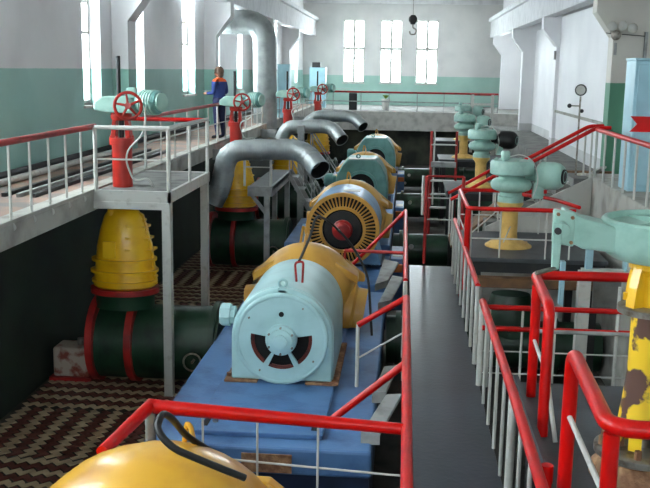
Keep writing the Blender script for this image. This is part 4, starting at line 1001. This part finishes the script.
yk = MB()
for k in range(4):
    a = k * PI / 2 + .6
    c_a, s_a = math.cos(a), math.sin(a); off = V(-s_a, c_a, 0) * .035
    q = [V(UX + r * c_a, UY + r * s_a, UZ + z) for r, z in ((.06, 1.21), (.215, 1.21), (.20, 1.34), (.16, 1.50), (.06, 1.50))]
    yk.prism([p - off for p in q], off * 2)
yk.lathe([(.13, 1.21), (.135, 1.42), (.17, 1.46), (.17, 1.53)], (UX, UY, UZ), n=24); yk.build('yoke', YELB, t, False)
for k in range(6):
    a = k * PI / 3 + .4; MB().lathe([(.018, 0), (.018, .05)], (UX + .19 * math.cos(a), UY + .19 * math.sin(a), UZ + 1.21), n=6).build('bolt', YELB, t)
ZG = UZ + 1.54
MB().lathe([(.20, -.02), (.38, -.01), (.43, .03), (.445, .08), (.445, .235), (.43, .25), (.41, .25), (.405, .21), (.10, .19), (0, .19)], (UX + .08, UY, ZG), n=48).build('gear_case', TEALG, t, ang=35)
MB().lathe([(.10, .19), (.10, .24), (.05, .26), (.05, .32), (.0, .33)], (UX + .08, UY, ZG), n=20).build('gear_hub', STEEL, t)
web = MB()
for k in range(4):
    a = k * PI / 2 + .5; d = V(math.cos(a), math.sin(a), 0); n_ = V(-d.y, d.x, 0) * .012; c0_ = V(UX + .08, UY, ZG + .19)
    web.prism([c0_ + d * .09 - n_, c0_ + d * .41 - n_, c0_ + d * .41 - n_ + V(0, 0, .03), c0_ + d * .09 - n_ + V(0, 0, .05)], n_ * 2)
web.build('gear_web', TEALG, t, False)
# pinion arm reaching left
pin = V(at(558, 224, UY - .1).x, UY - .1, at(558, 224, UY - .1).z)
MB().rings([[V(x, y0_, z0_) for y0_, z0_ in ((UY - w_, zl), (UY + w_ * .8, zl), (UY + w_ * .8, zh), (UY - w_, zh))] for x, w_, zl, zh in ((pin.x + .04, .11, pin.z - .10, pin.z + .10), (pin.x + .16, .15, (pin.z + ZG) / 2 - .05, (pin.z + ZG) / 2 + .15), (UX - .22, .22, ZG + .04, ZG + .19))]).build('pinion_arm', TEALG, t, False, bevel=.02)
MB().lathe([(.13, 0), (.13, .02), (0, .022)], (pin.x + .22, UY + .02, ZG + .20), (.12, 0, 1), n=28).build('pinion_cover', STEEL, t)
MB().rings([[V(pin.x + dx * .94, pin.y - .17 + dy, pin.z + dz) for dx, dz in ((-.06, -.10), (.085, -.12), (.085, .10), (-.06, .12))] for dy in (0, .06)]).build('pinion_flange', TEALG, t, False, bevel=.012)
for dx, dz in ((-.03, -.07), (.06, -.09), (.06, .07), (-.03, .09)): MB().lathe([(.012, 0), (.012, .018)], (pin.x + dx, pin.y - .17, pin.z + dz), (0, -1, 0), 6).build('bolt', RUST, t)
MB().lathe([(.05, 0), (.05, .06), (.042, .07), (.042, .10), (0, .101)], (pin.x - .01, pin.y - .17, pin.z + .0), (0, -1, 0), 20).build('crank_shaft', TEALG, t)
ck = V(pin.x - .045, pin.y - .25, pin.z)
MB().prism([ck + V(-.032, 0, .045), ck + V(.032, 0, .045), ck + V(.024, 0, -.25), ck + V(-.024, 0, -.25)], (0, -.03, 0)).build('crank_arm', TEALG, t, False, bevel=.01)
MB().lathe([(.022, 0), (.022, .02)], ck + V(0, -.03, 0), (0, -1, 0), 12).build('crank_nut', DARK, t)
MB().tube([ck + V(.01, -.01, -.24), ck + V(-.13, -.12, -.255)], .014, 10).build('crank_grip', STEEL, t)
MB().tube(arc_path([V(UX + .12, UY - .24, UZ + 1.0), V(UX + .10, UY - .28, UZ + .5), V(UX + .06, UY - .33, UZ + .2), V(UX + .10, UY - .4, UZ)], .15, 5), .012, 8).build('cable', BLACK, t)

# black hose looping over the near casing
tag(MB().tube(arc_path([at(245, 478, 5.3), at(205, 462, 5.2), at(172, 448, 5.1), at(156, 430, 5.15), at(162, 412, 5.35), at(172, 418, 5.5), at(186, 436, 5.8), at(212, 452, 6.0), at(262, 486, 6.0)], .12, 5), .022, 10).build('hose', BLACK), 'black hose looped over the near yellow casing at the bottom edge', 'hose')

# ================================================================== suction side of the pumps
SL = ['beside the front blue bed', 'beside the slatted motor bed', 'beside the nearer sea green motor bed', 'beside the farthest sea green motor bed']
for k, yy in enumerate((14.75, 22.6, 30.3, 38.3)):
    t = thing('suction_pipe', 'dark green suction pipe crossing the pit %s' % SL[k], 'pipe', (1.6, yy, ZP), 'green suction pipes')
    MB().tube([(-.18, yy, ZP + .48), (3.15, yy, ZP + .48)], .38, 28).build('pipe_run', GREEN, t)
    for x in (.0, 1.2, 2.45): MB().lathe([(.46, -.04), (.46, .04)], (x, yy, ZP + .48), (1, 0, 0), 28).build('flange', GREEN, t)
    MB().lathe([(.42, .3), (.44, .6), (.36, .9), (.30, 1.1)], (1.75 + .03 * k, yy, ZP + .2), n=28, sy=.8).build('valve_body', GREEN, t)
    if k:
        MB().lathe([(.06, 0), (.06, .02)], (.25, yy - .39, ZP + .62), (0, -1, 0), 14).build('gauge_face', WPAINT, t)
        MB().lathe([(.055, 0), (.055, .02)], (.1, yy - .39, ZP + .3), (0, -1, 0), 14).build('gauge_face', WPAINT, t)
for k, (yy, lab) in enumerate(((19.0, 'slatted motor'), (26.2, 'nearer sea green motor'), (34.6, 'farthest sea green motor'))):
    t = thing('oil_cooler', 'blue box with an orange brown block beside the %s' % lab, 'cooler', (-.12, yy, ZP), 'blue boxes beside the motors')
    MB().box((-.19, yy - .5, ZP), (.06, yy + .9, -1.95)).build('housing', BLUE, t, False, bevel=.02)
    MB().box((-.17, yy - .62, -2.2), (.05, yy - .5, -2.05)).build('rust_block', mat('orange_rust_%d' % k, (176, 96, 40), .7, rgb2=(130, 74, 40), scale=8), t, False)
    MB().box((-.15, yy - .3, -1.95), (.03, yy + .1, -1.94)).build('plate', SILV, t, False)

# ================================================================== right deck, its stair and what stands there
DX = 3.22
rr_ = railing('deck_railing', 'red topped white railing of the right deck in front of the pale blue cabinet', [(DX, 16.3, .8), (DX, 8.5, .8)], .8, RED, WPAINT, r=.038, spacing=.72, br_=.018, mids=(), posts_r=.02)
st = thing('concrete_stair', 'grey concrete stair going down left from the right deck with two red handrails', 'stairs', (2.4, 16.3, P2Z))
MB().prism([(3.19, 16.3, .0), (3.19, 16.3, ZP), (1.45, 16.3, ZP), (1.45, 16.3, P2Z + .05)], (0, .06, 0)).build('side_wall', CONCW, st, False)
MB().prism([(3.19, 16.9, .0), (3.19, 16.9, ZP), (1.45, 16.9, ZP), (1.45, 16.9, P2Z + .05)], (0, .05, 0)).build('side_wall', CONCW, st, False)
for k in range(6):
    x1_, z1_ = 3.19 - k * .29, -.02 - k * .158
    MB().box((x1_ - .29, 16.36, z1_ - .16), (x1_, 16.9, z1_ - .02)).build('step', CONCD, st, False)
for y in (16.33, 16.92):
    MB().tube(arc_path([V(3.45, y, .83), V(3.2, y, .82), V(1.55, y, -.13)], .08), .034, 10).build('handrail', RED, st)
    for x in (3.15, 2.4, 1.65): rod(st, 'post', (x, y, -.02 - (3.19 - x) * .53), (x, y, .79 - (3.2 - x) * .575), .016, WPAINT)
cabinet('switch_cabinet', 'tall pale blue cabinet at the right edge behind the right deck railing', at(634, 90, 14.4).x, at(634, 90, 14.4).x + 1.7, 14.4, 15.0, 0, at(630, 60, 14.4).z, doors=2)
fl = at(630, 124, 13.9)
sg = thing('arrow_sign', 'red swallow tailed arrow board in front of the pale blue cabinet at the right edge', 'sign', (fl.x + .35, 13.9, 0))
MB().prism([fl + V(0, 0, .11), fl + V(.1, 0, .0), fl + V(0, 0, -.11), fl + V(.62, 0, -.11), fl + V(.62, 0, -.19), fl + V(.86, 0, 0), fl + V(.62, 0, .19), fl + V(.62, 0, .11)], (0, .02, 0)).build('arrow_board', RED, sg, False)
rod(sg, 'sign_post', (fl.x + .4, 13.94, 0), (fl.x + .4, 13.94, fl.z + .1), .015, GPAINT)
# small red bracket below
# gauge on a thin stand
gp = at(581, 90, 23.6)
ga = thing('pressure_gauge', 'round pressure gauge on a thin standpipe against the white right wall', 'gauge', (gp.x, 23.6, -.9))
MB().tube([(gp.x, 23.6, -.9), (gp.x, 23.6, gp.z - .15)], .022, 8).build('standpipe', STEEL, ga)
dg = MB().lathe([(.13, 0), (.14, .02), (.14, .07), (.12, .09)], (gp.x, 23.6, gp.z), (-.25, -1, 0), 24).build('gauge_body', DARK, ga)
MB().lathe([(.11, 0), (.11, .006)], V(gp.x, 23.6, gp.z) + V(-.25, -1, 0).normalized() * .088, (-.25, -1, 0), 24).build('dial', WPAINT, dg)
rod(ga, 'branch', (gp.x, 23.6, gp.z - .38), (gp.x - .22, 23.6, gp.z - .38), .016, STEEL)
MB().ball((gp.x - .25, 23.6, gp.z - .38), .055, 10).build('cock', DARK, ga); MB().ball((gp.x + .05, 23.6, gp.z - .5), .05, 10).build('valve_knob', DARK, ga)
# flood lamps on the right column
for k, (px_, py_, r_, lab) in enumerate(((612.5, 26, .125, 'upper left of the cluster'), (623, 25.5, .12, 'upper middle of the cluster'), (616.5, 35, .13, 'lowest of the cluster'), (633, 28, .12, 'rightmost of the cluster'))):
    p = at(px_, py_, 24.3)
    lp = thing('flood_lamp', 'round beige lamp on the right column, %s' % lab, 'lamp', (p.x, 24.3, p.z), 'round lamps on the right column')
    MB().lathe([(r_ * .5, -.30), (r_ * .55, -.1), (r_ * .9, -.02), (r_, .05), (r_ * .96, .1)], p, (-.3, -1, -.1), 20).build('lamp_housing', BEIGE, lp)
    MB().lathe([(r_ * .94, 0), (r_ * .7, .03), (0, .045)], p + V(-.3, -1, -.1).normalized() * .1, (-.3, -1, -.1), 20).build('lamp_glass', WPAINT if k != 2 else STEEL, lp)
tag(MB().tube([at(606, 33, 24.55), at(648, 36.5, 24.55)], .012, 6).build('wire', DARK), 'thin dark wire running behind the round lamps on the right column', 'wire')
tag(MB().box((at(646, 20, 24.55).x, 24.5, -.2), (at(648, 20, 24.55).x + .02, 24.6, 2.75)).build('conduit', GPAINT, smooth=False), 'thin grey vertical conduit on the right column', 'conduit')
# wall brackets on the right columns
for yy, lab in ((24.6, 'nearest'), (34.3, 'middle')):
    tag(MB().box((5.13, yy, 2.18), (5.2, yy + .12, 2.48)).build('wall_bracket', GPAINT, smooth=False, bevel=.01), 'small grey iron bracket on the %s right column' % lab, 'bracket')
# timber offcuts on the ledge
for k, (px_, py_, L, an, m_, lab) in enumerate(((583, 172, 1.2, .5, WOOD, 'brown board lying tilted on the right ledge'), (590, 166, .9, -.4, BEIGE, 'pale board leaning on the pile on the right ledge'), (596, 168, .7, 1.2, CONCW, 'grey sheet piece standing on the pile on the right ledge'), (572, 165, 1.4, .2, WOOD, 'long brown board at the back of the right ledge pile'))):
    p = at(px_, py_, 22.5 + k * .6)
    d = V(math.cos(an) * .6, -.6, math.sin(an) * .3).normalized() * L / 2; c0_ = V(max(4.6, p.x), p.y, -.9 + abs(d.z) + .05 + .02 * k)
    MBq = MB().rings([[q + V(0, 0, z) + s for s, z in ((V(.1, .1, 0), 0), (V(-.1, -.1, 0), 0), (V(-.1, -.1, 0), .05), (V(.1, .1, 0), .05))] for q in (c0_ - d, c0_ + d)])
    tag(MBq.build('timber_board', m_, smooth=False), lab, 'board', 'boards on the right ledge')
# pale frame between the platforms
fr = thing('pipe_frame', 'white and pale blue steel frame standing in the pit below the right stair', 'frame', (2.4, 12.2, ZP))
def pfr(x0, y0, x1, y1, m, nm, D=12.2, dp=.12):
    p, q = at(x0, y0, D), at(x1, y1, D); return MB().box((p.x, D, p.z), (q.x, D + dp, q.z)).build(nm, m, fr, False)
xw0, xw1 = at(576, 330, 12.2).x, at(588, 330, 12.2).x
MB().box((xw0, 12.2, ZP), (xw1, 12.35, at(580, 272, 12.2).z)).build('post', WPAINT, fr, False)
MB().box((xw0 + .08, 12.22, at(580, 272, 12.2).z), (xw0 + .16, 12.34, at(580, 244, 12.2).z)).build('upper_post', CABBL, fr, False)
pfr(582, 275, 632, 271, WPAINT, 'lintel')
pfr(559, 305, 566, 262, CABBL, 'side_post')
pfr(624, 272, 629, 246, CABBL, 'upper_post')
pfr(592, 310, 622, 275, CONCD, 'back_panel', 12.5, .05)
# stepped end of the far deck at the right: short white stair with red rail
rs = at(470, 112, 47.5); re_ = at(494, 112, 47.5)
sw = thing('deck_steps', 'white steel steps with red handrail at the right end of the far deck', 'stairs', (rs.x, 47.5, -2.0))
for x in (rs.x + .1, re_.x - .1): MB().box((x - .07, 47.4, -2.2), (x + .07, 47.5, .62)).build('post', WPAINT, sw, False)
rod(sw, 'handrail', (rs.x, 47.45, .62), (re_.x, 47.45, .62), .05, DRED)
for k in range(5): MB().box((rs.x + .17, 47.3, .1 - k * .45), (re_.x - .17, 47.55, .18 - k * .45)).build('tread', WPAINT, sw, False)
